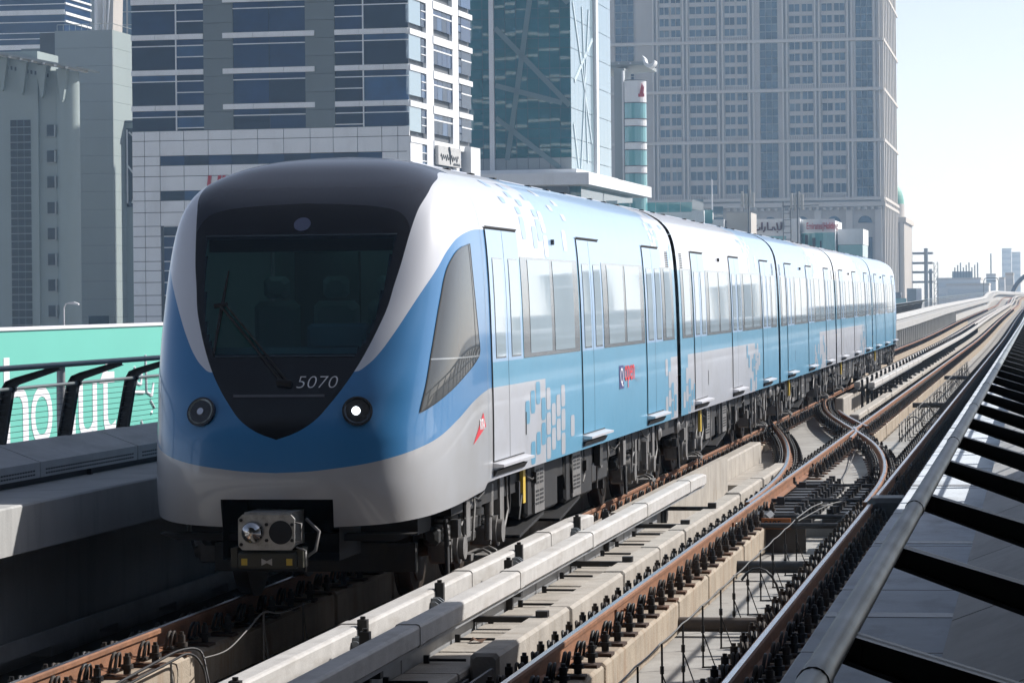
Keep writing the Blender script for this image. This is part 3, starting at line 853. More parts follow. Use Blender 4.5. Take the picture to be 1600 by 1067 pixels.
def make_nose():
    rs = [i / 44 * .86 for i in range(45)]
    rs = sorted([r for r in rs if abs(r - .356) > .008] + [.356])
    cols = [math.asin(r ** 2) for r in rs]
    c0 = math.cos(cols[-1]) ** .5
    cols += [math.acos(max(0, (c0 * (1 - k / 46))) ** 2) for k in range(1, 47)]
    zr = [.968 + .028 * i for i in range(88)]
    zr = [z for z in zr if z < 3.40]
    z = 3.40
    while z < 3.935:
        zr.append(z); z += .012 if z > 3.7 else .02
    zr.append(ZT)
    nlow = 6
    cc = [-a for a in reversed(cols[1:])] + cols
    V, att, idx = [], {k: [] for k in ('d_mask', 'd_visor', 'd_white', 'd_grey')}, []
    def pt(a, z):
        q, ww, b = interp(z, PE), tw(z), interp(z, BB)
        x = ww * math.sin(abs(a)) ** (2 / q) if a else 0
        y = b + (LN - b) * (1 - max(math.cos(a), 0) ** (2 / q))
        return (math.copysign(x, a) if a else 0, y, z)
    for a in cc:
        p0 = pt(a, .85); zb = interp(abs(p0[0]) + p0[1], ZB)
        zs = [zb + (.968 - zb) * k / nlow for k in range(nlow)] + zr
        for z in zs:
            x, y, zz = pt(a, z); V.append((x, y, zz))
            s = abs(x) + y
            att['d_mask'].append(interp(z, FM_) - abs(x) if z > 1.2 else -1)
            att['d_visor'].append(z - interp(abs(x), FV))
            att['d_white'].append(z - interp(s, FW))
            att['d_grey'].append(z - interp(s, FG))
    nz_ = nlow + len(zr)
    F = []
    for i in range(len(cc) - 1):
        for k in range(nz_ - 1):
            if k < nlow and abs(V[i * nz_ + k][0]) < .482 and abs(V[(i + 1) * nz_ + k][0]) < .482: continue
            quad = [V[j] for j in (i * nz_ + k, (i + 1) * nz_ + k, (i + 1) * nz_ + k + 1, i * nz_ + k + 1)]
            if all(2.16 < q[2] < 3.172 and abs(q[0]) < interp(q[2], GH) - .004 for q in quad): continue
            F.append((i * nz_ + k, (i + 1) * nz_ + k, (i + 1) * nz_ + k + 1, i * nz_ + k + 1))
    me = bpy.data.meshes.new('cab_nose'); me.from_pydata(V, [], F)
    me.polygons.foreach_set('use_smooth', [True] * len(F))
    for k, vals in att.items():
        A = me.attributes.new(k, 'FLOAT', 'POINT'); A.data.foreach_set('value', vals)
    me.materials.append(M['nose']); me.update()
    return me

def patch(rows, off, fn, mi, mb, smooth=True):
    """rows: list of (z, [coords]) ; fn(coord, z, off) -> point"""
    n = len(rows[0][1]); vs = []
    for z, cs in rows:
        vs += [fn(c, z, off) for c in cs]
    fs = [(r * n + i, r * n + i + 1, (r + 1) * n + i + 1, (r + 1) * n + i) for r in range(len(rows) - 1) for i in range(n - 1)]
    mb.add(vs, fs, mi, smooth)
def lin_(a, b, n): return [a + (b - a) * i / n for i in range(n + 1)]
def srect(mb, y0, y1, z0, z1, off, mi=0, ny=1, nz=None):
    nz = nz or max(1, int((z1 - z0) / .12))
    patch([(z, lin_(y0, y1, ny)) for z in lin_(z0, z1, nz)], off, side_pt, mi, mb)

train = thing('metro_train', 'blue and white driverless metro train of five cars on the left track', 'train', (TX, TY, 0))
NOSE = make_nose()
nose = ob('cab_nose', NOSE, train)
nose['label'] = 'front cab with black windscreen mask and blue and silver livery'
TL = 94.0 - 25.4 + 17.8
ob('cab_nose', NOSE, train, (0, TL, 0), (0, 0, math.pi))['label'] = 'far end cab at the tail of the train'

# windshield, mask furniture
ci_ = ob('cab_interior', None, train); ci_.empty_display_size = .1
m = MB()
m.add([(-1.12, 1.25, 3.24), (1.12, 1.25, 3.24), (1.12, 6, 3.24), (-1.12, 6, 3.24), (-1.0, .75, 2.0), (1.0, .75, 2.0), (1.12, 6, 1.2), (-1.12, 6, 1.2)], [(0, 1, 2, 3), (3, 2, 6, 7), (0, 3, 7, 4), (1, 5, 6, 2), (4, 7, 6, 5)])
m.build('cab_lining', M['cab_wall'], ci_)
m = MB(); m.prism_x([(.56, 2.13), (1.0, 2.22), (1.15, 2.20), (1.15, 1.7), (.65, 1.9)], -.86, .86); m.cbox(.05, .6, .95, 1.15, 2.2, 2.42, .03); m.build('console', M['cab_dash'], ci_)
for x in (-.55, .0, .5):
    m = MB(); m.cbox(x - .21, x + .21, 2.3, 2.42, 1.9, 2.62, .05); m.cbox(x - .12, x + .12, 2.3, 2.4, 2.64, 2.84, .04); m.build('seat', M['cab_seat'], ci_)
for x, y in ((-.8, 3.2), (.62, 2.0), (.78, 3.4), (.2, 4.2)):
    m = MB(); m.cyl((x, y, 1.3), (x, y, 3.2), .02, 8); m.build('pole', M['t_alu'], ci_)
for x0, x1 in ((-1.0, -.35), (.35, 1.0)):
    m = MB(); m.box(x0, x1, 4.9, 5.0, 1.3, 3.1); m.build('partition', M['cab_dash'], ci_)
for x in (-.45, .45):
    m = MB(); m.box(x - .08, x + .08, 1.6, 5.8, 3.215, 3.238); m.build('fill_strip', mat('cab_fill_glow', (.8, .9, .9), .5, emit=(.8, 1, .97), emit_s=.16), ci_)  # added glowing strips, only there to brighten the cab behind the glass
m = MB(); m.box(-.9, .9, 1.3, 1.4, 3.05, 3.22); m.build('sun_blind', M['cab_dash'], ci_)
def fpatch(rows, off, mats, name, parent):
    mb = MB(); patch(rows, off, front_pt, 0, mb); return mb.build(name, mats, parent)
fpatch([(z, lin_(-interp(z, GH), interp(z, GH), 24)) for z in lin_(2.15, 3.18, 26)], .004, M['t_shield'], 'windshield', train)
TRIM = mat('trim_line', (.06, .08, .095), .4)
for zz in ((3.176, 3.186), (2.146, 2.154)):
    mb = MB(); patch([(z, lin_(-interp(z, GH), interp(z, GH), 24)) for z in zz], .006, front_pt, 0, mb); mb.build('windshield_trim', TRIM, train)
mb = MB(); patch([(z, lin_(-.40, .385, 16)) for z in (1.812, 1.824, 1.834)], .006, front_pt, 0, mb); mb.build('grab_bar', mat('bar_grey', (.10, .10, .115), .4), train)
mb = MB()
oc = front_pt(0, 3.277, .005); on = nose_n(0, 3.277)
oe = Vector((1, 0, 0)); ou = on.cross(oe) * -1
ring = [oc + oe * (.075 * math.cos(a)) + ou * (.075 * math.sin(a)) for a in [2 * math.pi * k / 24 for k in range(24)]]
mb.add(ring, [tuple(range(24))] if on.dot((ring[1] - ring[0]).cross(ring[2] - ring[1])) > 0 else [tuple(range(23, -1, -1))])
mb.build('sensor_disc', mat('sensor_disc', (.115, .13, .20), .5), train)
# seats and panels seen dimly through the screen are left to the glass; wiper
def ft(x, z, o=.03): return tuple(front_pt(x, z, o))
wp_ = MB()
wp_.tube([ft(.02, 1.925, .03), ft(-.30, 2.25, .06), ft(-.60, 2.555, .05)], .012, 6)
wp_.tube([ft(.05, 1.94, .03), ft(-.27, 2.27, .06), ft(-.57, 2.575, .05)], .009, 6)
wp_.tube([ft(-.585, 2.87, .02), ft(-.600, 2.56, .022), ft(-.615, 2.16, .02)], [.008, .018, .012], 6)
wp_.tube([ft(-.66, 2.56, .04), ft(-.55, 2.57, .045)], .022, 6)
wp_.tube([ft(-.03, 1.93, .02), ft(.09, 1.915, .02)], .03, 8)
wp_.build('wiper', M['iron'], train)
# number
tm = text_mesh('5070', .165, shear=.16, xs=1.02, bold=-.003); tm.materials.append(M['t_print'])
a, b_ = front_pt(.135, 1.888, .006), front_pt(.484, 1.888, .006)
c_ = front_pt(.135, 1.99, .006)
ex = (b_ - a).normalized(); ey = (c_ - a); ey = (ey - ex * ey.dot(ex)).normalized(); ez = ex.cross(ey)
wx = max(v.co.x for v in tm.vertices) - min(v.co.x for v in tm.vertices); hy = max(v.co.y for v in tm.vertices)
for v in tm.vertices: v.co.x *= (b_ - a).length / wx; v.co.y *= .112 / hy
# drape the digits on the curved mask
x0 = min(v.co.x for v in tm.vertices)
for v in tm.vertices:
    u, w_ = v.co.x - x0, v.co.y
    v.co = front_pt(.135 + u, 1.885 + w_ * .88, .006)
ob('fleet_number', tm, train)['label'] = 'white number 5070'
# headlights
def disc(mb, c, n, r, depth, seg=28, mi=0):
    n = n.normalized(); e = n.cross(Vector((0, 0, 1))).normalized(); u = n.cross(e)
    a = [c + (e * math.cos(t) + u * math.sin(t)) * r for t in [2 * math.pi * k / seg for k in range(seg)]]
    b = [p + n * depth for p in a]
    fs = [(k, (k + 1) % seg, seg + (k + 1) % seg, seg + k) for k in range(seg)]
    fs = [tuple(reversed(f)) for f in fs]
    mb.add(a + b, fs, mi, False)
    cap = list(range(seg, 2 * seg))
    mb.add(a + b, [tuple(reversed(cap))], mi, False)
for sx, on in ((1, True), (-1, False)):
    c0, nn = front_pt(sx * .668, 1.69), nose_n(sx * .668, 1.69)
    mb = MB(); disc(mb, c0 - nn * .06, nn, .128, .085)
    c0 = c0 + nn * .012
    h = mb.build('headlight', M['t_black'], train)
    h['label'] = 'lit round headlight' if on else 'unlit round headlight'
    mb = MB()
    e = nn.cross(Vector((0, 0, 1))).normalized(); u = e.cross(nn)
    seg = 24
    for (r0, o0, r1, o1) in ((.112, .016, .085, .010), (.085, .010, .0, .006)):
        A = [c0 + nn * o0 + (e * math.cos(q) + u * math.sin(q)) * r0 for q in [2 * math.pi * k / seg for k in range(seg)]]
        B = [c0 + nn * o1 + (e * math.cos(q) + u * math.sin(q)) * r1 for q in [2 * math.pi * k / seg for k in range(seg)]]
        mb.add(A + B, [(k, (k + 1) % seg, seg + (k + 1) % seg, seg + k) for k in range(seg)], 0, True)
    mb.build('lens', mat('lamp_reflector', (.10, .11, .12), .2, metal=.9) if on else mat('unlit_lens', (.20, .22, .20), .15, metal=.4, var=.6, scale=30), h)
    mb = MB(); disc(mb, c0 + nn * .010 + (e * .012 if on else e * 0), nn, .034 if on else .03, .012, 20)
    mb.build('bulb', M['lamp_on'] if on else M['glint'], h)
# coupler and its pocket
mb = MB()
mb.box(-.50, .50, .16, 1.0, .45, 1.0); mb.v = [(x, y, z) for x, y, z in mb.v]
mb.f = [f for i, f in enumerate(mb.f) if i != 2]; mb.m = mb.m[:5]; mb.sm = mb.sm[:5]
mb.build('coupler_pocket', M['t_seal'], train)
cp = ob('coupler', None, train, (0, -.33, .72)); cp.empty_display_size = .1
mb = MB()
rr = [(.235, .11), (.235, -.11), (.205, -.145), (-.205, -.145), (-.24, -.11), (-.24, .11), (-.205, .145), (.205, .145)]
mb.prism(rr, 0, .05); mb.box(-.2, .2, .05, .5, -.12, .16)
mb.build('coupler_face', M['silver'], cp)
mb = MB()
for k in range(6):
    a0, a1 = math.pi / 2 * k / 6, math.pi / 2 * (k + 1) / 6
    A = [(-.118 + .095 * math.cos(a0) * math.cos(q), -.09 * math.sin(a0), .0 + .095 * math.cos(a0) * math.sin(q)) for q in [2 * math.pi * j / 20 for j in range(20)]]
    B = [(-.118 + .095 * math.cos(a1) * math.cos(q), -.09 * math.sin(a1), .0 + .095 * math.cos(a1) * math.sin(q)) for q in [2 * math.pi * j / 20 for j in range(20)]]
    mb.add(A + B, [(j, (j + 1) % 20, 20 + (j + 1) % 20, 20 + j) for j in range(20)], 0, True)
mb.build('coupler_cone', M['chrome'], cp)
mb = MB(); disc(mb, Vector((.118, -.001, 0)), Vector((0, -1, 0)), .098, .003, 28); mb.build('coupler_socket', M['t_seal'], cp)
mb = MB(); mb.cyl((0, -.012, 0), (0, .0, 0), .015, 6); BOLT = mb.mesh('bolt', [M['t_seal']])
for x, z in ((-.215, .10), (-.215, -.10), (0, .065), (0, -.065), (.215, .065), (.215, -.065)): ob('bolt', BOLT, cp, (x, 0, z))
mb = MB(); mb.cbox(-.25, .25, .0, .3, -.30, -.165, .015); mb.box(-.31, -.255, .02, .2, -.29, -.13); mb.box(.255, .30, .02, .2, -.29, -.13)
eb = mb.build('connector_box', mat('connector_box', (.045, .043, .030), .5, var=.2), cp)
for x in (-.19, .19):
    mb = MB(); mb.box(x - .025, x + .025, -.006, 0, -.27, -.215); mb.build('yellow_mark', M['t_yellow'], cp)
mb = MB(); mb.add([(-.045, -.004, -.272), (0, -.004, -.25), (0, -.004, -.235), (-.045, -.004, -.213), (.045, -.004, -.213), (.045, -.004, -.272)], [(0, 1, 2, 3), (1, 5, 4, 2)])
mb.build('bow_tie_mark', M['silver'], cp)
mb = MB(); mb.tube([(.245, -.01, .08), (.30, -.02, .075), (.30, -.02, -.075), (.25, -.01, -.08)], .008, 6); mb.tube([(.25, 0, -.12), (.33, .0, -.15), (.335, -.02, -.17), (.335, -.02, -.32)], .008, 6)
mb.tube([(.30, .15, .1), (.42, .1, .0), (.40, .05, -.15), (.33, .05, -.2)], .014, 6)
mb.build('hose', M['t_light'], cp)
mb = MB(); mb.box(-.06, .06, .05, .9, -.06, .06); mb.build('drawbar', M['t_seal'], cp)
# side window of the cab
WL = [(1.668, .503), (1.869, .597), (2.24, .785), (2.616, 1.004), (2.87, 1.183), (3.021, 1.419), (3.08, 1.65), (3.111, 1.97)]
WR = [(1.668, .51), (1.799, .936), (1.933, 1.429), (2.062, 1.983), (2.105, 2.12), (2.151, 2.195), (2.35, 2.135), (2.547, 2.071), (2.75, 2.02), (2.941, 1.99), (3.111, 1.98)]
mb = MB(); patch([(z, lin_(interp(z, WL), interp(z, WR), 14)) for z in lin_(1.67, 3.11, 44)], .004, side_pt, 0, mb)
cw = mb.build('cab_side_window', M['t_pane_d'], train)
mb = MB()
patch([(z, lin_(interp(z, WL) - .005, interp(z, WL) + .012, 1)) for z in lin_(1.67, 3.11, 44)], .006, side_pt, 0, mb)
patch([(z, lin_(interp(z, WR) - .012, interp(z, WR) + .006, 1)) for z in lin_(1.67, 3.11, 44)], .006, side_pt, 0, mb)
patch([(z, lin_(1.90 + (3.1 - z) * .11 - .004, 1.90 + (3.1 - z) * .11 + .010, 1)) for z in lin_(2.1, 3.10, 20)], .006, side_pt, 0, mb)
mb.build('window_seal', M['t_seal'], cw)
mb = MB(); patch([(z, lin_(.72, 2.16, 12)) for z in (2.105, 2.118)], .0065, side_pt, 0, mb); mb.build('window_divider', M['t_band'], cw)
mb = MB(); patch([(z, [2.555, 2.565]) for z in lin_(.97, 3.6, 40)], .0015, side_pt, 0, mb); mb.build('panel_seam', mat('seam_line', (.30, .33, .36), .6), train)
# red triangular logo with letters
mb = MB(); tri = [(2.28, 1.602), (2.40, 1.475), (1.80, 1.335)]
n_ = 12; vs = []; fs = []
for i in range(n_ + 1):
    for k in range(2):
        e0 = [tri[0][j] + (tri[2][j] - tri[0][j]) * i / n_ for j in (0, 1)]; e1 = [tri[1][j] + (tri[2][j] - tri[1][j]) * i / n_ for j in (0, 1)]
        vs.append(side_pt(*(e0 if k == 0 else e1), .004))
fs = [(2 * i, 2 * i + 2, 2 * i + 3, 2 * i + 1) for i in range(n_)]
mb.add(vs, fs); lo = mb.build('logo_triangle', M['t_red'], train); lo['label'] = 'red triangle logo with white letters RTA'
def drape_side(tm, y0, z0, wid, hei, off=.008):
    xs_ = [v.co.x for v in tm.vertices]; ys_ = [v.co.y for v in tm.vertices]
    sx, sy = wid / (max(xs_) - min(xs_)), hei / (max(ys_) - min(ys_))
    for v in tm.vertices:
        v.co = side_pt(y0 + (v.co.x - min(xs_)) * sx, z0 + (v.co.y - min(ys_)) * sy, off)
tm = text_mesh('RTA', .1, bold=.004); tm.materials.append(M['t_print']); drape_side(tm, 2.10, 1.455, .22, .095); ob('logo_lettering', tm, lo)

# ---- car bodies
GAPS = [43.2, 60.17, 77.13, 94.0]
CARS = [(TY + LN, GAPS[0] - .21), (GAPS[0] + .21, GAPS[1] - .21), (GAPS[1] + .21, GAPS[2] - .21), (GAPS[2] + .21, GAPS[3] - .21), (GAPS[3] + .21, TY + TL - LN)]
TOP = [[(31.6, 'w'), (41.3, 's'), (99, 'w')], [(54.3, 'w'), (99, 's')], [(69.8, 's'), (99, 'w')], [(88.0, 'w'), (199, 's')], [(199, 's')]]
LOW = [[(31.3, 'g'), (42.2, 'b'), (99, 'g')], [(44.3, 'b'), (54.9, 'g'), (99, 'b')], [(71.3, 'b'), (99, 'g')], [(89.3, 'g'), (199, 'b')], [(199, 'b')]]
MI = {'w': 0, 's': 1, 'b': 2, 'g': 3}
PM = [M['t_white'], M['t_sky'], M['t_blue_sun'], M['t_grey']]
def zone(ci, Y, z):
    if z < 1.81:
        for e, c in LOW[ci]:
            if Y < e: return c
    if z < 3.0: return 'b'
    for e, c in TOP[ci]:
        if Y < e: return c
ZP = [.968, 1.1, 1.3, 1.5, 1.65, 1.81, 1.92, 2.04, 2.3, 2.6, 2.85, 3.0, 3.12, 3.24, 3.32, 3.4, 3.48, 3.55, 3.61, 3.67, 3.72, 3.77, 3.815, 3.86, 3.89, 3.915, 3.932, 3.94]
def body(ci):
    Ya, Yb = CARS[ci]
    ys = [Ya] + sorted([e for e, _ in TOP[ci] + LOW[ci] if Ya < e < Yb]) + [Yb]
    prof = [(tw(z), z) for z in ZP[:-1]] + [(0, ZT)] + [(-tw(z), z) for z in reversed(ZP[:-1])]
    n = len(prof); mb = MB()
    vs = [(x, Y - TY, z) for Y in ys for x, z in prof]
    o = len(mb.v); mb.v += vs
    for r in range(len(ys) - 1):
        for i in range(n - 1):
            zc = (prof[i][1] + prof[i + 1][1]) / 2
            mb.f.append([r * n + i, (r + 1) * n + i, (r + 1) * n + i + 1, r * n + i + 1])
            mb.m.append(MI[zone(ci, (ys[r] + ys[r + 1]) / 2, zc)]); mb.sm.append(True)
    return mb.build('car_body', PM, train)
def tile(mb, Y, z, w, h, mi):
    hw, r = w / 2, .05
    rows = [(z + r - r * math.cos(t), hw - r + r * math.sin(t)) for t in (0, .5, 1.0, math.pi / 2)]
    rows += [(z + h - (q - z), x) for q, x in reversed(rows)]
    patch([(zz, [Y - x - TY, Y + x - TY]) for zz, x in rows], .0025, side_pt, mi, mb)
def tiles(ci, parent):
    rnd = random.Random(50 + ci); mb = MB()
    Ya, Yb = CARS[ci]
    for lst, (zlo, zhi) in ((TOP[ci], (3.04, 3.80)), (LOW[ci], (.99, 1.80))):
        for k in range(len(lst) - 1):
            e, A = lst[k]; Bc = lst[k + 1][1]
            if e > Yb: continue
            spread = 1.1 if (e - Ya < 1.6 or Yb - e < 1.3) else 2.5
            for col in range(-8, 9):
                Yc = e + (col + .5) * .33
                if not (Ya + .2 < Yc < Yb - .2): continue
                zz = zlo + (col % 3) * .08
                while zz + .21 < zhi:
                    if rnd.random() < .75 * max(0, 1 - abs(col + .5) * .33 / spread):
                        tile(mb, Yc, zz, .27, .225, MI[Bc if col < 0 else A])
                    zz += .25
    o = mb.build('livery_tiles', PM, parent); o['kind'] = 'stuff'; return o
DOORS = [[29.05, 34.75, 40.45], [46.03, 51.7, 57.4], [63.0, 68.67, 74.36], [79.95, 85.6, 91.3], [96.85, 102.5, 108.2]]
def split_z(z0, z1): return sorted({z0, z1} | {z for z in ZP if z0 < z < z1})
def car(ci):
    Ya, Yb = CARS[ci]
    bo = body(ci)
    bo['label'] = ['front car with pale blue tiled livery', 'second car, white top', 'third car, pale blue top', 'fourth car, white top', 'last car, pale blue'][ci]
    tiles(ci, bo)
    # small things on the skin
    mb = MB()
    for e in ((Yb - .95, Yb - .60) if ci < 4 else ()), ((Ya + .35, Ya + .68) if ci > 0 else ()):
        if e:
            for q in range(9): srect(mb, e[0] - TY, e[1] - TY, 3.03 + q * .024, 3.042 + q * .024, .004)
    if mb.v: mb.build('vent_grille', M['t_seal'], bo)
    mb = MB(); Yl = DOORS[ci][0] + 3.1
    c0 = side_pt(Yl - TY, 3.2, 0); mb.tube([c0 - Vector((.02, 0, 0)), c0 + Vector((.03, 0, 0))], .03, 10); mb.build('marker_lamp', M['t_seal'] if ci else M['lens'], bo)
    mb = MB()   # roof gear along the middle
    for q in range(3):
        y0 = Ya - TY + 1.2 + q * (Yb - Ya) / 3; y1 = y0 + (Yb - Ya) / 3 - 1.2
        mb.prism([(-.42, 3.88), (.42, 3.88), (.36, 3.945), (.26, 3.955), (-.26, 3.955), (-.36, 3.945)], y0, y1)
        for r in range(3): mb.box(.58, .64, y0 + .4 + r * 1.3, y0 + .52 + r * 1.3, 3.87, 3.893, 1)
    mb.build('roof_fairing', [M['t_grey'], M['t_seal']], bo)
    mb = MB()
    for q in (.08, .5, .9): srect(mb, Ya - TY + (Yb - Ya) * q, Ya - TY + (Yb - Ya) * q + .025, 1.02, 1.07, .003)
    srect(mb, DOORS[ci][0] + .97 - TY, DOORS[ci][0] + 1.03 - TY, 1.30, 1.52, .003)
    mb.build('jacking_marks', M['t_seal'], bo)
    # doors
    spans = []
    for Yd in DOORS[ci]:
        a, b = Yd - .86, Yd + .86
        d = MB(); srect(d, a - .018 - TY, b + .018 - TY, 1.125, 3.275, .0035)
        dm = d.build('door', M['t_seal'], train)
        for s in (0, 1):
            y0, y1 = (a, Yd - .010) if s == 0 else (Yd + .010, b)
            L = MB()
            zs = split_z(1.14, 3.255)
            for z0, z1 in zip(zs, zs[1:]):
                zc = (z0 + z1) / 2
                c = zone(ci, Yd, zc)
                if z0 >= 2.04: c = 's'
                patch([(z0, [y0 - TY, y1 - TY]), (z1, [y0 - TY, y1 - TY])], .011, side_pt, MI[c], L)
            lf = L.build('door_leaf', PM, dm)
            gm = MB(); srect(gm, y0 + .20 - TY, y1 - .13 - TY, 2.085, 2.985, .0155); gm.build('door_glass', M['t_pane'], dm)
            gm = MB(); srect(gm, y0 + .185 - TY, y1 - .115 - TY, 2.07, 3.0, .013); gm.build('glass_frame', M['t_band'], dm)
        st = MB()
        st.prism([(1.345, 1.075), (1.455, 1.085), (1.455, 1.108), (1.345, 1.122)], a - TY - .02, b - TY + .02)
        st.prism([(1.35, 1.05), (1.39, 1.05), (1.36, 1.0), (1.35, 1.0)], a - TY, b - TY, 1)
        st.build('door_step', [M['t_alu'], M['t_under2']], dm)
        hd = MB(); srect(hd, a - .03 - TY, b + .03 - TY, 3.272, 3.287, .014); hd.build('door_header', M['t_seal'], dm)
        spans.append((a - .10, b + .10))
    # windows between the doors
    edges = [(Ya + (.25 if ci else -.05), None)]
    seg = []
    prev = Ya + .28 if ci else None
    for a, b in spans:
        if prev is not None and a - prev > .5: seg.append((prev, a))
        prev = b
    if ci < 4: seg.append((prev, Yb - .28))
    else: seg.append((prev, Yb - .2)) if Yb - prev > .8 else None
    for (a, b) in seg:
        wm = MB(); srect(wm, a - TY, b - TY, 2.045, 3.025, .004)
        wo = wm.build('window', M['t_band'], train)
        n = 2 if b - a > 2.2 else 1
        mg = .30 if n == 2 else .2
        for q in range(n):
            p0 = a + mg + (b - a - 2 * mg) * q / n + .11; p1 = a + mg + (b - a - 2 * mg) * (q + 1) / n - .11
            g_ = MB(); srect(g_, p0 - TY, p1 - TY, 2.085, 3.0, .0075); g_.build('pane', M['t_pane'], wo)
    return bo
bodies = [car(i) for i in range(5)]
# logo panel on the front car
mb = MB(); srect(mb, 36.90 - TY, 37.32 - TY, 1.535, 1.812, .004); lg = mb.build('logo_panel', M['t_navy'], bodies[0])
tm = text_mesh('Q', .2); tm.materials.append(M['t_print']); drape_side(tm, 36.98 - TY, 1.56, .26, .225); ob('logo_mark', tm, bodies[0])
tm = text_mesh('open', .2, bold=.002); tm.materials.append(M['t_red']); drape_side(tm, 37.38 - TY, 1.535, .92, .27); ob('logo_lettering', tm, bodies[0])
LGREY = mat('logo_grey', (.2, .3, .38), .4)
tm = text_mesh('arts', .2); tm.materials.append(LGREY); drape_side(tm, 38.38 - TY, 1.73, .30, .05); ob('logo_lettering', tm, bodies[0])
tm = text_mesh('metro', .2); tm.materials.append(LGREY); drape_side(tm, 38.38 - TY, 1.585, .46, .06); ob('logo_lettering', tm, bodies[0])
# gangways
for gi, G in enumerate(GAPS):
    mb = MB()
    prof = [(tw(z) - .07, z) for z in ZP[:-1]] + [(0, ZT - .04)] + [(-tw(z) + .07, z) for z in reversed(ZP[:-1])]
    n = len(prof)
    ys = [G - .215 - TY, G - .05 - TY, G + .05 - TY, G + .215 - TY]
    for r, y in enumerate(ys):
        ins = .05 if r in (1, 2) else 0
        mb.v += [(x - math.copysign(ins, x), y, z) for x, z in prof]
    for r in range(3):
        for i in range(n - 1):
            mb.f.append([r * n + i, (r + 1) * n + i, (r + 1) * n + i + 1, r * n + i + 1]); mb.m.append(0); mb.sm.append(False)
    go = mb.build('gangway', M['t_bellow'], train)
# ---- underframe
rnd = random.Random(3)
fr = MB(); fr.box(-1.18, 1.18, 1.6, TL - 1.6, .72, .99)
fr.box(-1.0, 1.0, 1.0, 1.6, .6, .95)
fr.build('underframe', M['t_under'], train)
def bogie_mesh():
    parts = {}
    f = MB()
    for s in (-1, 1):
        f.cbox(s * 1.0 - .07, s * 1.0 + .07, -1.45, 1.45, .46, .62, .03)
        f.cbox(s * 1.0 - .06, s * 1.0 + .06, -.5, .5, .36, .48, .03)
    f.box(-1.0, 1.0, -.3, .3, .40, .62)
    f.tube([(1.14, -1.5, .70), (1.16, -1.52, .5), (1.18, -1.6, .18)], .022, 6)
    f.box(-.9, .9, -1.62, -1.52, .25, .5)
    parts['bogie_frame'] = f.mesh('bogie_frame', [M['t_under2']])
    w = MB()
    for s in (-1, 1):
        w.cyl((s * .68, 0, .42), (s * .80, 0, .42), .42, 28); w.cyl((s * .80, 0, .42), (s * .815, 0, .42), .30, 24); w.cyl((s * .66, 0, .42), (s * .685, 0, .42), .445, 28)
    w.cyl((-.9, 0, .42), (.9, 0, .42), .08, 12)
    parts['wheelset'] = w.mesh('wheelset', [M['t_wheel']])
    a = MB()
    for s in (1,):
        a.cyl((s * .92, 0, .42), (s * 1.18, 0, .42), .15, 16); a.cyl((s * 1.18, 0, .42), (s * 1.23, 0, .42), .11, 14)
        a.box(s * 1.05 - .09, s * 1.05 + .09, -.2, .2, .30, .50)
        for sy in (-.24, .24):
            for q in range(5): a.cyl((s * 1.06, sy, .46 + q * .05), (s * 1.06, sy, .485 + q * .05), .085 - .006 * q, 10)
    parts['axle_box'] = a.mesh('axle_box', [M['t_light']])
    sp = MB()
    for s in (1,):
        for q in range(3): sp.tube([(s * .98, 0, .64 + q * .07), (s * .98, 0, .70 + q * .07)], .24 - .02 * (q % 2), 16)
    parts['air_spring'] = sp.mesh('air_spring', [M['t_seal']])
    d = MB()
    for s in (1,):
        d.tube([(s * 1.16, .55, .36), (s * 1.14, .70, .88)], .035, 8); d.tube([(s * 1.15, .62, .58), (s * 1.14, .70, .88)], .05, 8)
    g_ = MB()
    for s in (1,):
        g_.tube([(s * 1.17, -.9, .60), (s * 1.17, -.35, .78), (s * 1.17, -.3, .95)], .014, 6)
        g_.box(s * 1.16 - .03, s * 1.16 + .03, -.72, -.52, .48, .82); g_.box(s * 1.15 - .05, s * 1.15 + .05, 1.0, 1.22, .50, .92)
        g_.tube([(s * 1.2, 1.3, .92), (s * 1.22, 1.32, .6), (s * 1.2, 1.2, .42), (s * 1.18, 1.0, .45)], .013, 6)
    parts['bogie_piping'] = g_.mesh('bogie_piping', [M['t_light']])
    parts['damper'] = d.mesh('damper', [M['t_light']])
    c = MB()
    for s in (1,):
        c.box(s * 1.12 - .04, s * 1.12 + .04, -.35, .35, .24, .30); c.box(s * 1.22 - .06, s * 1.22 + .12 * (s > 0), -.18, .18, .25, .28)
        c.tube([(s * 1.1, -.16, .28), (s * 1.24, -.16, .33), (s * 1.3, -.16, .30), (s * 1.32, -.16, .2)], .016, 6); c.tube([(s * 1.1, .16, .28), (s * 1.24, .16, .33), (s * 1.3, .16, .30), (s * 1.32, .16, .2)], .016, 6)
    parts['collector_shoe'] = c.mesh('collector_shoe', [M['t_light']])
    return parts
BP = bogie_mesh()
BY = [28.4, 40.3, 46.1, 57.3, 63.1, 74.2, 80.0, 91.1, 96.9, 108.6]
for Y in BY:
    b0 = ob('bogie', BP['bogie_frame'], train, (0, Y - TY, 0))
    for dy in (-1.0, 1.0):
        ob('wheelset', BP['wheelset'], b0, (0, dy, 0)); ob('axle_box', BP['axle_box'], b0, (0, dy, 0)); ob('axle_box', BP['axle_box'], b0, (0, dy, 0), (0, 0, math.pi))
    for k in ('air_spring', 'damper', 'collector_shoe', 'bogie_piping'):
        for rz in (0, math.pi):
            o = ob(k, BP[k], b0, (0, 0, 0), (0, 0, rz))
            if k == 'bogie_piping': o['kind'] = 'stuff'
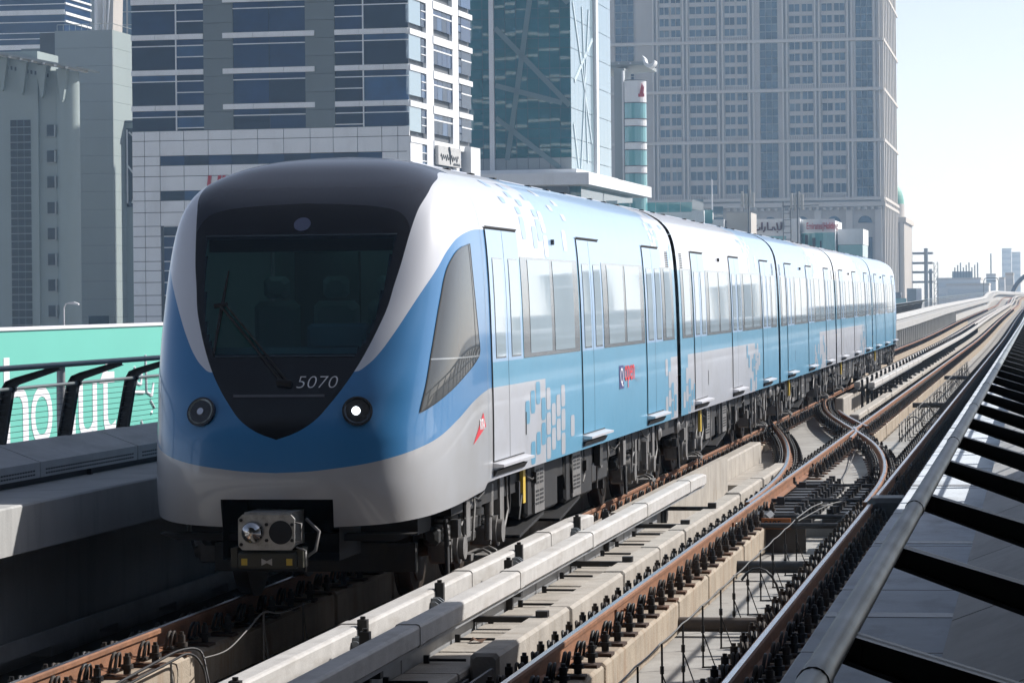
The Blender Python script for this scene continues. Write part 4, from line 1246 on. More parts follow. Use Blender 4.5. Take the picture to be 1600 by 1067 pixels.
def equip(name, y0, y1, z0, z1, x1, grille=False, mt='t_under'):
    m = MB(); m.cbox(-x1, x1, y0 - TY, y1 - TY, z0, z1, .03)
    e = m.build(name, M[mt], train)
    if grille:
        gm = MB(); gy = y0 + .3 - TY
        gm.box(x1 + .001, x1 + .03, gy, gy + .62, z1 - .42, z1 - .04)
        gm.box(x1 + .001, x1 + .03, gy + .0, gy + .62, z1 - .52, z1 - .43)
        p = gm.build('grille_panel', M['t_light'], e)
        sm = MB()
        for c in range(2):
            for r in range(9):
                if r == 4: continue
                sm.box(x1 + .031, x1 + .034, gy + .06 + c * .27, gy + .27 + c * .27, z1 - .44 + r * .042, z1 - .417 + r * .042)
        sm.build('grille_slot', M['t_seal'], e)
        sc_ = MB(); sc_.prism_x([(gy - .9, z0 - .12), (gy + .62, z1 - .54), (gy + .62, z1 - .57), (gy - .9, z0 - .15)], x1 - .35, x1 + .02); sc_.build('air_scoop', M['t_under'], e)
    return e
for ci in range(5):
    Ya = 25.4 if ci == 0 else GAPS[ci - 1]
    base = 31.0 if ci == 0 else Ya + 4.2
    sh = base - 31.0
    equip('equipment_box', 31.0 + sh, 33.0 + sh, .42, .97, 1.20, True)
    equip('equipment_box', 33.6 + sh, 35.6 + sh, .40, .97, 1.20, True)
    equip('equipment_box', 36.0 + sh, 37.4 + sh, .46, .97, 1.14, False, 't_under2')
    # loose gear: pipes, hoses, small boxes
    m = MB(); l = MB()
    for k in range(14):
        y = 26.7 + sh + rnd.uniform(0, 15.6) if ci == 0 else Ya + .4 + rnd.uniform(0, 16)
        y -= TY; x = rnd.uniform(1.12, 1.26); z = rnd.uniform(.45, .8); h = rnd.uniform(.10, .34)
        (l if rnd.random() < .45 else m).box(x - .05, x + .02, y, y + rnd.uniform(.06, .24), z, min(z + h, .965))
    for k in range(14):
        y = 27.0 + sh + rnd.uniform(0, 15) - TY if ci == 0 else Ya + .4 + rnd.uniform(0, 16) - TY; x = rnd.uniform(1.18, 1.27)
        (l if rnd.random() < .6 else m).tube([(x, y, .95), (x + .01, y + rnd.uniform(-.04, .04), rnd.uniform(.6, .8)), (x, y + rnd.uniform(-.15, .15), rnd.uniform(.35, .6))], rnd.uniform(.008, .018), 5)
    for k in range(5):
        y = 27.6 + sh + k * 3.1 - TY; m.tube([(1.2, y, .93), (1.22, y + .2, .84), (1.22, y + .5, .80), (1.22, y + .8, .84), (1.2, y + 1.0, .93)], .010, 6)
    o = m.build('underfloor_gear', M['t_under2'], train); o2 = l.build('underfloor_pipes', M['t_light'], train); o['kind'] = o2['kind'] = 'stuff'
    m = MB(); y = 30.55 + sh - TY
    m.box(1.20, 1.235, y, y + .14, .60, .93); m.build('yellow_cover', M['t_yellow'], train)
    for yy in (Ya + 16.2, Ya + .9) if ci else (41.9,):
        bm = MB(); bm.tube([(1.15, yy - TY, .80), (1.22, yy - TY, .80)], .10, 14); bm.tube([(1.22, yy - TY, .80), (1.25, yy - TY, .80)], [.10, .05], 14); bm.build('air_horn_cap', M['t_light'], train)
m = MB(); m.prism([(-1.1, .66), (1.1, .66), (.95, .60), (-.95, .60)], .35, .55); m.build('front_skid', M['t_under'], train)
HAZE = 0.00028
# ------------------------------------------------------------------ the station canopy the camera stands beside (right and behind)
M['canopy'] = mat('canopy_metal', (.35, .34, .32), .5, metal=.3, var=.1)
t = thing('station_canopy', 'metal platform canopy on columns beside the camera, shading the foreground', 'canopy', (1.4, 0, 1.0))
m = MB(); m.prism([(.05, 5.0), (.6, 4.75), (11, 5.4), (11, 5.75), (.6, 5.2), (.05, 5.1)], -60, 28.0); m.build('roof', M['canopy'], t)
for k in range(8):
    m = MB(); m.cyl((4.5, 20 - k * 10, -.4), (4.5, 20 - k * 10, 5.0), .22, 16); m.build('column', M['canopy'], t)
m = MB(); m.box(10.6, 10.9, -60, 28, -2, 5.5); m.build('back_wall', M['wall_c'], t)
m = MB(); m.box(1.5, 12, -60, 27, -1.2, 1.05)
struct(m.build('station_platform', M['ledge']))

M['hall'] = mat('hall_lining', (.07, .068, .064), .6, var=.1)
t = thing('station_hall', 'dark arched station hall behind the camera', 'station', (-4.6, -90, -1))
for k in range(24):
    a0, a1 = math.pi * k / 24, math.pi * (k + 1) / 24
    m = MB()
    P = [(13 * math.cos(a0), 1 + 11 * math.sin(a0)), (13 * math.cos(a1), 1 + 11 * math.sin(a1)), (13.4 * math.cos(a1), 1 + 11.4 * math.sin(a1)), (13.4 * math.cos(a0), 1 + 11.4 * math.sin(a0))]
    m.prism(P, 0, 105); m.build('shell_panel', M['hall'], t)
m = MB(); m.prism([(13 * math.cos(math.pi * k / 24), 1 + 11 * math.sin(math.pi * k / 24)) for k in range(25)], -.3, 0); m.build('end_wall', M['hall'], t)
# ------------------------------------------------------------------ buildings
GZ = -9.5
M['b_white'] = mat('white_cladding', (.74, .76, .78), .5, var=.04, scale=.6, dirt=(.5, .5, .5), dirt_amt=.4, dirt_scale=(.5, .5, .12))
M['b_dark'] = mat('slate_cladding', (.125, .15, .155), .55, var=.07, scale=.5)
M['b_back'] = mat('facade_core', (.10, .11, .12), .7)
M['b_glass'] = mat('blue_glass', (.005, .024, .075), .05, ior=1.4, spec=.22, var=.45, scale=.22, bump=.02, bump_scale=.35)
M['b_glass2'] = mat('teal_glass', (.012, .115, .120), .02, ior=1.7, spec=.7, var=.3, scale=.15, bump=.12, bump_scale=.30)
M['b_glass3'] = mat('sky_glass', (.20, .29, .33), .03, ior=2.1, spec=1.0, bump=.03, bump_scale=.2)
M['b_teal'] = mat('turquoise_glass', (.10, .34, .36), .05, ior=1.6, spec=.7, var=.1, scale=.2)
M['b_beige'] = mat('tower_stone', (.41, .385, .355), .8, var=.06, scale=.15, dirt=(.27, .25, .22), dirt_amt=.5, dirt_scale=(.2, .2, .06))
M['b_beige2'] = mat('tower_trim', (.51, .485, .45), .8, var=.05, scale=.2)
M['b_win'] = mat('tower_window', (.014, .045, .080), .08, ior=1.4, spec=.35, var=.5, scale=.25)
M['b_grey'] = mat('grey_render', (.27, .325, .325), .8, var=.05, scale=.1, dirt=(.22, .27, .27), dirt_amt=.5, dirt_scale=(.12, .12, .02))
M['b_grey2'] = mat('grey_panels', (.27, .30, .305), .7, var=.05, scale=.2)
M['b_line'] = mat('joint_dark', (.06, .065, .07), .8)
M['b_win2'] = mat('dark_window', (.010, .013, .016), .12, spec=.2)
M['red_sign'] = mat('red_sign', (.42, .012, .025), .5)
M['green_board'] = mat('billboard_green', (.125, .47, .385), .6, var=.04, scale=.3)
M['white_paint'] = mat('white_paint', (.72, .72, .76), .6)
M['copper'] = mat('copper_dome', (.13, .36, .29), .6, var=.1)
M['steel_g'] = mat('scaffold_steel', (.16, .17, .18), .6, var=.2)

M['b_glass_b'] = mat('blue_glass_bright', (.012, .055, .14), .05, ior=1.4, spec=.3, var=.5, scale=.3)
M['b_glass_d'] = mat('blue_glass_dark', (.004, .012, .030), .05, ior=1.4, spec=.2, var=.4, scale=.3)
M['b_win_b'] = mat('tower_window_curtain', (.07, .10, .12), .2, ior=1.4, spec=.35, var=.4, scale=.3)
M['b_win_d'] = mat('tower_window_dark', (.008, .022, .040), .08, ior=1.4, spec=.3)
VAR = {'b_glass': ('b_glass', 'b_glass', 'b_glass_b', 'b_glass_d', 'b_glass_d'), 'b_win': ('b_win', 'b_win', 'b_win', 'b_win_b', 'b_win_d', 'b_win_d')}
vrnd = random.Random(21)
def bx(parent, name, mt, x0, x1, y0, y1, z0, z1, cache={}):
    if mt in VAR and name in ('window_pane', 'window', 'base_window'): mt = vrnd.choice(VAR[mt])
    key = (name, mt, round(x1 - x0, 3), round(y1 - y0, 3), round(z1 - z0, 3))
    if key not in cache:
        m = MB(); m.box(0, x1 - x0, 0, y1 - y0, 0, z1 - z0); cache[key] = m.mesh(name, [M[mt]])
    return ob(name, cache[key], parent, (x0, y0, z0))

# --- the white and dark blue office block (front in shade, right side in sun)
O1 = (-65.543, 325.0, 0.0)
t = thing('office_building', 'white and slate office block with dark blue window bands behind the train\'s nose', 'building', (O1[0], O1[1], GZ), R(-2.9))
def z_(z): return z - GZ
TOPZ = 60
m = MB(); m.box(-30.8, -.35, .35, 29.2, 0, z_(TOPZ)); m.build('core', M['b_back'], t)
bands = [31.43 + 3.81 * k for k in range(-2, 8)]
for (x0, x1) in ((-22.68, -19.39), (-11.35, -8.1)):
    z = 21.1
    while z < TOPZ - 1:
        bx(t, 'slate_panel', 'b_dark', x0, x1, -.02, .34, z_(z) + .02, z_(z) + 1.88); z += 1.905
for k, zt in enumerate(bands):
    zb = zt - .56
    for (x0, x1, mul, inner) in ((-30.84, -22.68, -25.78, 1), (-19.39, -11.35, None, 0), (-8.1, -.02, -4.97, -1)):
        e0, e1 = (x0, x1) if mul else (-20.53, -10.29)
        for q in range(3):
            w = (e1 - e0) / 3
            bx(t, 'white_band', 'b_white', e0 + q * w + .02, e0 + (q + 1) * w - .02, -.16, .2, z_(zb), z_(zt))
        zl = zb - .68
        nz0 = zt - 3.81
        cells = [(x0, mul), (mul, x1)] if mul else [(x0, (x0 + x1) / 2), ((x0 + x1) / 2, x1)]
        for (a, b) in cells:
            if nz0 < 21.0: nz0 = 21.1
            bx(t, 'window_pane', 'b_glass', a + .04, b - .04, .10, .3, z_(zl) + .05, z_(zb) - .01)
            inn = mul and ((inner == 1 and a == mul) or (inner == -1 and b == mul))
            if inn and zl - 1.2 > nz0:
                bx(t, 'window_pane', 'b_glass', a + .04, b - .04, .10, .3, z_(zl - 1.2) + .05, z_(zl) - .05)
                bx(t, 'window_pane', 'b_glass', a + .04, b - .04, .10, .3, z_(nz0) + .01, z_(zl - 1.2) - .05)
                bx(t, 'transom', 'b_white', a, b, -.06, .3, z_(zl - 1.2) - .05, z_(zl - 1.2) + .05)
            elif zl > nz0:
                bx(t, 'window_pane', 'b_glass', a + .04, b - .04, .10, .3, z_(nz0) + .01, z_(zl) - .05)
        bx(t, 'transom', 'b_white', x0 + .02, x1 - .02, -.07, .3, z_(zl) - .05, z_(zl) + .05)
        if mul: bx(t, 'mullion', 'b_white', mul - .06, mul + .06, -.09, .3, z_(max(nz0, 21.1)), z_(zb))
# stone base of separate panels
XS = [-30.84, -29.43, -27.69, -24.99, -22.25, -19.67, -16.71, -13.83, -10.89, -8.35, -5.67, -3.01, -1.26, .03]
ZS = [21.09, 20.03, 18.39, 17.37, 16.21, 14.63, 13.61, 12.35, 10.88, 9.8, 8.6, 7.1, 6.1, 4.85, 3.45, 2.4, 1.2, -.2, -1.6, -3, -5, -7, -9.4]
for i in range(len(XS) - 1):
    for k in range(len(ZS) - 1):
        x0, x1, z1, z0 = XS[i], XS[i + 1], ZS[k], ZS[k + 1]
        strip = (k == 2 and -27.8 < x0 < -3.2) or (k == 5 and -27.8 < x0 < -3.2)
        tall = k >= 8 and -27.8 < x0 < -25 and k < 18
        if strip or tall:
            bx(t, 'base_window', 'b_glass', x0 + (.35 if tall else 0), x1, .12, .3, z_(z0) + .02, z_(z1) - .02)
            if tall: bx(t, 'sill', 'b_white', x0 + .35, x1, .05, .3, z_(z1) - .06, z_(z1) + .02)
        else:
            bx(t, 'stone_panel', 'b_white', x0 + .035, x1 - .035, -.02, .34, z_(z0) + .035, z_(z1) - .035)
bx(t, 'base_backing', 'b_line', -30.8, .0, .2, .345, .0, z_(21.05))
# sunny side
fl = [31.4 + 3.81 * k for k in range(-6, 8)]
for (y0, y1) in ((7.3, 10.5), (19.4, 22.2)):
    for zt in fl: bx(t, 'white_pier', 'b_white', -.3, .12, y0, y1, z_(zt - 3.8), z_(zt - .01))
for zt in fl:
    low = zt < 20.6
    bx(t, 'white_band', 'b_white', -.3, .18, 0.02, 7.28, z_(zt - .6), z_(zt))
    bx(t, 'white_band', 'b_white', -.3, .22, 10.2, 19.7, z_(zt - .85), z_(zt))
    bx(t, 'white_band', 'b_white', -.3, .20, 22.22, 28.9, z_(zt - .6), z_(zt))
    if not low:
        bx(t, 'window_pane', 'b_glass3', -.3, .03, .1, 5.1, z_(zt - 3.2), z_(zt - .61))
    else:
        bx(t, 'white_pier', 'b_white', -.3, .10, .05, 5.2, z_(zt - 3.2), z_(zt - .61))
    for q in range(3): bx(t, 'window_pane', 'b_glass', -.3, .0, 5.4, 7.2, z_(zt - 3.2 + q * .87), z_(zt - 3.2 + q * .87 + .75))
    for q in range(2): bx(t, 'transom', 'b_white', -.3, .08, 5.3, 7.28, z_(zt - 2.43 + q * .87), z_(zt - 2.33 + q * .87))
    for q in range(4): bx(t, 'window_pane', 'b_glass', -.3, .0, 10.6 + q * 2.2, 12.7 + q * 2.2, z_(zt - 3.0), z_(zt - 1.6))
    bx(t, 'transom', 'b_white', -.3, .07, 10.52, 19.38, z_(zt - 1.58), z_(zt - 1.42))
    for q in range(4): bx(t, 'window_pane', 'b_glass', -.3, .0, 10.6 + q * 2.2, 12.7 + q * 2.2, z_(zt - 1.4), z_(zt - .86))
    for q in range(3): bx(t, 'window_pane', 'b_glass', -.3, .0, 22.3, 23.9, z_(zt - 3.2 + q * .87), z_(zt - 3.2 + q * .87 + .75))
    if zt > 20.6:
        bx(t, 'window_pane', 'b_glass', -.3, .0, 24.1, 28.8, z_(zt - 3.2), z_(zt - .61)); bx(t, 'transom', 'b_white', -.3, .06, 23.9, 28.9, z_(zt - 1.7), z_(zt - 1.55))
    else:
        bx(t, 'white_pier', 'b_white', -.3, .9, 24.6, 29.3, z_(zt - 3.2), z_(zt - .03))
for zt in fl:
    for q in range(5):
        bx(t, 'white_band', 'b_white', -30.6 + q * 6.1, -24.6 + q * 6.1, 29.2, 29.45, z_(zt - .45), z_(zt)); bx(t, 'window_pane', 'b_glass', -30.6 + q * 6.1, -24.7 + q * 6.1, 29.2, 29.3, z_(zt - 3.79), z_(zt - .46))
# red letters on the base and the grey sign on the sunny side
tm = text_mesh('UNION', 2.6, shear=.16, extrude=.06, bold=.09, xs=.86); tm.materials.append(M['red_sign'])
o = ob('red_lettering', tm, t, (-22.55, -.12, z_(14.35)), (R(90), 0, 0)); o['label'] = 'red sign letters mostly hidden behind the train roof'
bx(t, 'sign_board', 'cover_c', .25, .6, 10.4, 21.0, z_(17.4), z_(19.5))['label'] = 'grey sign board with dark script'
m = MB(); yy = 11.2
pts = []
for k in range(60):
    a = k * .9; pts.append((.63, 11.3 + k * .14, z_(18.3) + .28 * math.sin(a) * (1 + .4 * math.sin(k * .37))))
m.tube(pts, .05, 5)
m.tube([(.63, 15.0, z_(19.4)), (.63, 15.5, z_(18.9)), (.63, 15.6, z_(18.2)), (.63, 15.9, z_(17.6))], [.2, .16, .12, .05], 6)
for q in range(9): m.box(.61, .65, 17.2 + q * .38, 17.45 + q * .38, z_(17.55), z_(17.72 + .1 * (q % 2)))
m.build('script_marks', M['b_line'], t)

# --- the teal glass block with diagonal braces
t = thing('glass_building', 'teal mirror glass building with white diagonal bracing and overhanging slab', 'building', (-63.896, 430.0, GZ), R(-1.0))
m = MB(); m.box(-16, -.4, .4, 36.5, 0, z_(70)); m.build('core', M['b_back'], t)
XS2 = [-15.7, -14.14, -12.4, -11.45, -10.7, -9.17, -7.64, -6.05, -4.47, -2.89, -1.45, .05]
ZS2 = [20.64, 22.26] + [24.95 + 4.17 * k for k in range(12)]
rnd = random.Random(9)
pane_cache = {}
for i in range(len(XS2) - 1):
    if i == 3: continue
    for k in range(len(ZS2) - 1):
        z0, z1 = ZS2[k], ZS2[k + 1]
        halves = [(z0, z1)] if z1 - z0 < 2 else [(z0, z0 + 1.35), (z0 + 1.35, z1)]
        for (a, b) in halves:
            w = XS2[i + 1] - XS2[i] - .07
            m = MB(); m.box(-w / 2, w / 2, 0, .08, -(b - a) / 2 + .03, (b - a) / 2 - .03)
            o = m.build('glass_pane', M['b_glass2'] if k else M['b_grey2'], t, ((XS2[i] + XS2[i + 1]) / 2, .05, z_((a + b) / 2)),
                        (rnd.uniform(-.005, .005), 0, rnd.uniform(-.008, .008)))
bx(t, 'white_fin', 'b_white', -11.4, -10.75, -.35, .3, z_(20.6), z_(70))
for k, z in enumerate(ZS2): bx(t, 'floor_line', 'b_line', -15.7, 0, .06, .2, z_(z) - .05, z_(z) + .05)
def strut(parent, a, b, w, d, mt):   # a, b (x, z) on the front plane
    va, vb = Vector((a[0], 0, z_(a[1]))), Vector((b[0], 0, z_(b[1])))
    n = (vb - va).normalized(); s = Vector((-n.z, 0, n.x)) * w / 2
    m = MB(); P = [va + s, va - s, vb - s, vb + s]
    m.prism([(p.x, p.z) for p in P], d, d + .12); return m.build('brace', M[mt], parent)
M['b_brace'] = mat('brace_white', (.12, .19, .20), .5)
for a, b in (((-10.56, 40.4), (-.1, 29.4)), ((-10.55, 27.9), (-1.6, 20.8)), ((-5.6, 44.2), (-9.0, 22.0)), ((-10.6, 32.4), (-1.2, 29.8)), ((-10.6, 54), (-.2, 43.6)), ((-3.4, 66), (-5.6, 44.3))):
    strut(t, a, b, .7, -.10, 'b_brace')
for k in range(len(ZS2) - 1):
    z0, z1 = ZS2[k], ZS2[k + 1]
    for q in range(6):
        y0 = .2 + q * 3.3
        bx(t, 'glass_pane', 'b_glass3', -.1, .05, y0, y0 + 3.22, z_(z0) + .04, z_(z1) - .04)
    for q in range(4):
        y0 = 22.6 + q * 3.5
        bx(t, 'glass_pane', 'b_glass3', -.1, .05, y0, y0 + 3.42, z_(z0) + .04, z_(z1) - .04)
bx(t, 'white_fin', 'b_white', -.3, .5, 20.2, 22.2, z_(20.6), z_(70))
M['b_brace2'] = mat('brace_pale', (.50, .60, .66), .5)
for a, b in (((2, 44), (18, 25)), ((16, 44), (8, 21)), ((3, 33), (19, 40)), ((10, 44), (14, 22)), ((2, 27), (6, 21))):
    m = MB(); n = Vector((b[0] - a[0], b[1] - a[1])).normalized(); s = Vector((-n.y, n.x)) * .28
    m.prism_x([(a[0] + s.x, z_(a[1]) + s.y), (a[0] - s.x, z_(a[1]) - s.y), (b[0] - s.x, z_(b[1]) - s.y), (b[0] + s.x, z_(b[1]) + s.y)], .06, .16); m.build('brace', M['b_brace2'], t)
m = MB(); m.box(-16, 3.2, -4.6, 57, z_(18.3), z_(19.95)); m.box(-16, .9, -.9, 37.5, z_(19.96), z_(20.6)); m.build('overhanging_slab', M['b_white'], t)
m = MB(); m.box(-15, 1.2, 1, 50, 0, z_(18.29)); m.build('lower_glass', M['b_glass2'], t)

# --- slim round tower with turquoise bands
t = thing('round_tower', 'slim white round tower with turquoise glass bands and a red emblem', 'building', (-63.6, 498, GZ))
zs = [(-9.5, 9.2, 'w'), (9.2, 11.6, 't'), (11.6, 12.9, 'w'), (12.9, 15.4, 't'), (15.4, 16.6, 'w'), (16.6, 20.3, 't'), (20.3, 21.6, 'w'), (21.6, 24.0, 't'), (24.0, 25.3, 'w'), (25.3, 27.8, 't'), (27.8, 30.2, 't'), (30.2, 31.4, 'w'), (31.4, 34.1, 't'), (34.1, 37.5, 'w')]
zs = [(-9.5, 5.0, 'w')] + [z for k in range(8) for z in ((5.0 + 3.75 * k - .0, 7.55 + 3.75 * k, 't'), (7.55 + 3.75 * k, 8.75 + 3.75 * k, 'w'))]
zs = zs[:-1] + [(33.8, 37.4, 'w')]
def lz(z): return z * 1.0
for z0, z1, c in zs:
    m = MB(); n = 14
    for k in range(n):
        a0, a1 = -.2 - math.pi * .75 + math.pi * 1.2 * k / n, -.2 - math.pi * .75 + math.pi * 1.2 * (k + 1) / n
        r = 1.85
        m.add([(r * math.cos(a0), r * math.sin(a0), z_(z0)), (r * math.cos(a1), r * math.sin(a1), z_(z0)), (r * math.cos(a1), r * math.sin(a1), z_(z1)), (r * math.cos(a0), r * math.sin(a0), z_(z1))], [(0, 1, 2, 3)], 0, True)
    m.build('white_ring' if c == 'w' else 'turquoise_ring', M['b_white'] if c == 'w' else M['b_teal'], t)
    m = MB(); m.tube([(1.9 * math.cos(a), 1.9 * math.sin(a), z_(z1)) for a in [-2.5 + 3.7 * k / 14 for k in range(15)]], .07, 6); m.build('ledge_ring', M['b_line'], t)
bx(t, 'stair_shaft', 'b_grey2', -3.4, -1.75, .5, 9, 0, z_(39.5)); bx(t, 'white_edge', 'b_white', -2.0, -1.7, -.6, .4, 0, z_(39.0))
m = MB(); m.prism([(1.0, z_(35.2)), (1.35, z_(36.9)), (1.7, z_(36.2)), (1.6, z_(35.2))], -1.75, -1.5); m.box(.8, 1.72, -1.8, -1.5, z_(34.7), z_(35.2)); m.build('red_emblem', M['red_sign'], t)
m = MB(); m.cyl((0, 0, 0), (0, 0, z_(37.3)), 1.7, 18); m.build('core', M['b_back'], t)
t = thing('roof_canopy', 'flat roof canopy ending in a white crescent horn above the round tower', 'canopy', (-64.6, 505, 40))
m = MB(); m.box(-9, 2.0, -3, 14, .2, .75); m.prism([(-9, -.9), (.6, .2), (-9, .2)], -2.5, 13); m.build('roof', M['b_grey2'], t)
m = MB(); cr = []
for k in range(13):
    a = math.pi * (.95 + .95 * k / 12); cr.append((2.9 + 1.0 * math.cos(a), 1.0 + 1.25 * math.sin(a)))
for k in range(12, -1, -1):
    a = math.pi * (.95 + .95 * k / 12); cr.append((3.02 + .80 * math.cos(a), 1.12 + .8 * math.sin(a)))
for i in range(12): m.prism([cr[i], cr[i + 1], cr[24 - i], cr[25 - i]], -3.5, 0)
m.prism([cr[0], cr[25], (cr[0][0] - .12, cr[0][1] + .5)], -3.5, 0)
m.build('crescent_horn', M['b_white'], t)
for k in range(4): bx(t, 'roof_lamp', 'white_paint', -6 + k * 1.9, -5.75 + k * 1.9, -3.1, -3.0, .4, .6)

# --- the big stone tower
TBX, TBY = -41.734, 850.0
t = thing('stone_tower', 'huge beige stone tower with rows of small windows and balustrades', 'building', (TBX, TBY, GZ))
TT = 112
m = MB(); m.box(-74, -.6, .7, 85, 0, z_(TT)); m.build('core', M['b_beige'], t)
lev = [29.1, 44.82, 58.6, 71.99, 85.4, 98.8]
piers = [-61.1, -52.89, -43.26, -34.9, -25.79, -17.04, -8.32]
for z in lev:
    bx(t, 'cornice', 'b_beige2', -74.2, .7, -1.0, .72, z_(z) - .55, z_(z) + .25)
for x in piers + [-74.0, 0.0, -.0 - 1.2]:
    for z0, z1 in zip(lev, lev[1:] + [112]):
        for dx in ((-.75, .35) if x not in (-74.0, 0.0) else (-.75,)):
            bx(t, 'pilaster', 'b_beige2', x + dx, x + dx + .45, -.65, .72, z_(z0) + .26, z_(z1) - .56)
for z0, z1 in zip(lev, lev[1:] + [112]):
    for x0, x1 in ((-34.3, -32.6), (-27.7, -26.5), (-8.0, -6.7), (-2.2, -.9), (-66.5, -61.9), (-74, -72.2)):
        bx(t, 'stone_strip', 'b_beige', x0, x1, .0, .72, z_(z0) + .2, z_(z1) - .5)
    # big gridded window strips
    for x0, x1 in ((-32.62, -27.74), (-6.7, -2.19), (-72.1, -67.0)):
        n = 6; hgt = (z1 - z0 - 1.0) / n
        for k in range(n):
            for q in range(3):
                w = (x1 - x0) / 3
                bx(t, 'window_pane', 'b_win', x0 + q * w + .10, x0 + (q + 1) * w - .10, .35, .71, z_(z0) + .4 + k * hgt + .10, z_(z0) + .4 + (k + 1) * hgt - .10)
    # bays of paired windows, spandrels proud
    bays = [(-60.2, -53.9), (-52.0, -44.2), (-42.4, -35.8), (-24.9, -18.0), (-16.1, -9.3)]
    nf = 4; fh = (z1 - z0 - .8) / nf
    for (x0, x1) in bays:
        w = (x1 - x0)
        for k in range(nf):
            zb = z0 + .3 + k * fh
            bx(t, 'spandrel', 'b_beige', x0, x1, .25, .71, z_(zb), z_(zb) + fh * .36)
            for q in range(2):
                bx(t, 'window', 'b_win', x0 + .35 + q * w / 2, x0 + w / 2 - .35 + q * w / 2, .55, .705, z_(zb) + fh * .36, z_(zb) + fh)
                bx(t, 'window_bar', 'b_beige', x0 + w / 4 + q * w / 2 - .09, x0 + w / 4 + q * w / 2 + .09, .50, .70, z_(zb) + fh * .36, z_(zb) + fh)
        # balustrade
        for q in range(11):
            bx(t, 'baluster', 'b_beige2', x0 + .1 + q * w / 11, x0 + .32 + q * w / 11, -.75, -.5, z_(z0) + .26, z_(z0) + 1.25)
        bx(t, 'balustrade_rail', 'b_beige2', x0, x1, -.85, -.4, z_(z0) + 1.26, z_(z0) + 1.5)
# base with arched windows
bx(t, 'cornice', 'b_beige2', -74.4, 1.0, -1.6, .72, z_(26.8), z_(28.0))
for k in range(40): bx(t, 'dentil', 'b_beige2', -73.5 + k * 1.86, -72.7 + k * 1.86, -1.2, .7, z_(26.0), z_(26.7))
am_ = MB(); pts = [(1.9 * math.cos(a), 1.9 * math.sin(a)) for a in [math.pi * k / 12 for k in range(13)]]
am_.prism(pts, 0, .2); AW = am_.mesh('arched_window', [M['b_win']])
for x in (-30.2, -21.6, -13.0, -4.6, -39, -48, -57): ob('arched_window', AW, t, (x, .45, z_(22.4)))
for x in (-26, -17.3, -8.8, -1.0):
    bx(t, 'pilaster', 'b_beige2', x - .9, x + .9, -.3, .7, 0, z_(25.9))
for x in (-21.6, -13.0, -4.6): bx(t, 'base_window', 'b_win', x - 1.9, x + 1.9, .45, .69, z_(-4), z_(18.5))
# the receding sunlit side
for z in lev + [27.4]:
    bx(t, 'cornice', 'b_beige2', -.6, .9, .75, 86, z_(z) - .55, z_(z) + .25)
for k in range(9):
    y0 = 1.2 + k * 9.4
    bx(t, 'pilaster', 'b_beige2', -.5, .75, y0, y0 + 2.0, 0, z_(TT))
    bx(t, 'tall_window', 'b_win', -.55, -.1, y0 + 3.2, y0 + 7.4, z_(-5), z_(22))
    for z0, z1 in zip(lev, lev[1:] + [112]): bx(t, 'tall_window', 'b_win', -.55, -.2, y0 + 3.2, y0 + 7.4, z_(z0) + 1, z_(z1) - 1.5)
# its lower wing with a green dome
t = thing('domed_wing', 'beige stone wing with a green copper dome right of the big tower', 'building', (-41.5, 940, GZ))
bx(t, 'wall', 'b_beige', -14, 1.8, 0, 60, 0, z_(24.5)); bx(t, 'cornice', 'b_beige2', -14.4, 2.4, -.8, 60.5, z_(24.5), z_(26))
for k in range(4): bx(t, 'column', 'b_beige2', .6 - k * 1.6, 1.5 - k * 1.6, -.9, .0, 0, z_(24.4))
m = MB()
for k in range(7):
    a0, a1 = math.pi / 2 * k / 7, math.pi / 2 * (k + 1) / 7
    A = [(-1.6 + 3.3 * math.cos(a0) * math.cos(q), 4 + 3.3 * math.cos(a0) * math.sin(q), z_(30) + 6 * math.sin(a0)) for q in [2 * math.pi * j / 20 for j in range(20)]]
    B = [(-1.6 + 3.3 * math.cos(a1) * math.cos(q), 4 + 3.3 * math.cos(a1) * math.sin(q), z_(30) + 6 * math.sin(a1)) for q in [2 * math.pi * j / 20 for j in range(20)]]
    m.add(A + B, [(j, (j + 1) % 20, 20 + (j + 1) % 20, 20 + j) for j in range(20)], 0, True)
m.build('dome', M['copper'], t)
m = MB(); m.cyl((-1.6, 4, z_(26)), (-1.6, 4, z_(30)), 3.5, 20); m.build('drum', M['b_beige2'], t)

# --- grey building with the canopy at the left edge
t = thing('grey_building', 'grey green building with projecting roof canopy at the left edge', 'building', (-126.7, 400, GZ))
bx(t, 'wall', 'b_grey', -40, -4.2, 0, 9, 0, z_(36.2)); bx(t, 'wall', 'b_grey', -4.19, -1.0, .6, 5, 0, z_(33.6))
m = MB(); m.cyl((-.6, 1.6, 0), (-.6, 1.6, z_(33.4)), 1.6, 20); m.build('corner_pillar', M['b_grey'], t)
for k in range(14):
    z = 27.1 - k * 2.02
    for q in range(3):
        bx(t, 'window_pane', 'b_win2', -8.0 + q * .95, -7.12 + q * .95, -.08, .05, z_(z) - .88, z_(z)); bx(t, 'window_pane', 'b_win2', -8.0 + q * .95, -7.12 + q * .95, -.08, .05, z_(z) - 1.9, z_(z) - 1.0)
    bx(t, 'window_bar', 'b_grey2', -8.1, -5.2, -.12, .05, z_(z) - .98, z_(z) - .9)
for k in range(9):
    z = 26.4 - k * 3.42
    bx(t, 'window', 'b_win2', -3.1, -2.05, .3, .59, z_(z) - 1.5, z_(z)); bx(t, 'window_reveal', 'b_grey2', -2.04, -1.85, .1, .59, z_(z) - 1.6, z_(z) + .05)
    bx(t, 'window_sill', 'b_grey2', -3.2, -1.9, .2, .59, z_(z) - 1.65, z_(z) - 1.52)
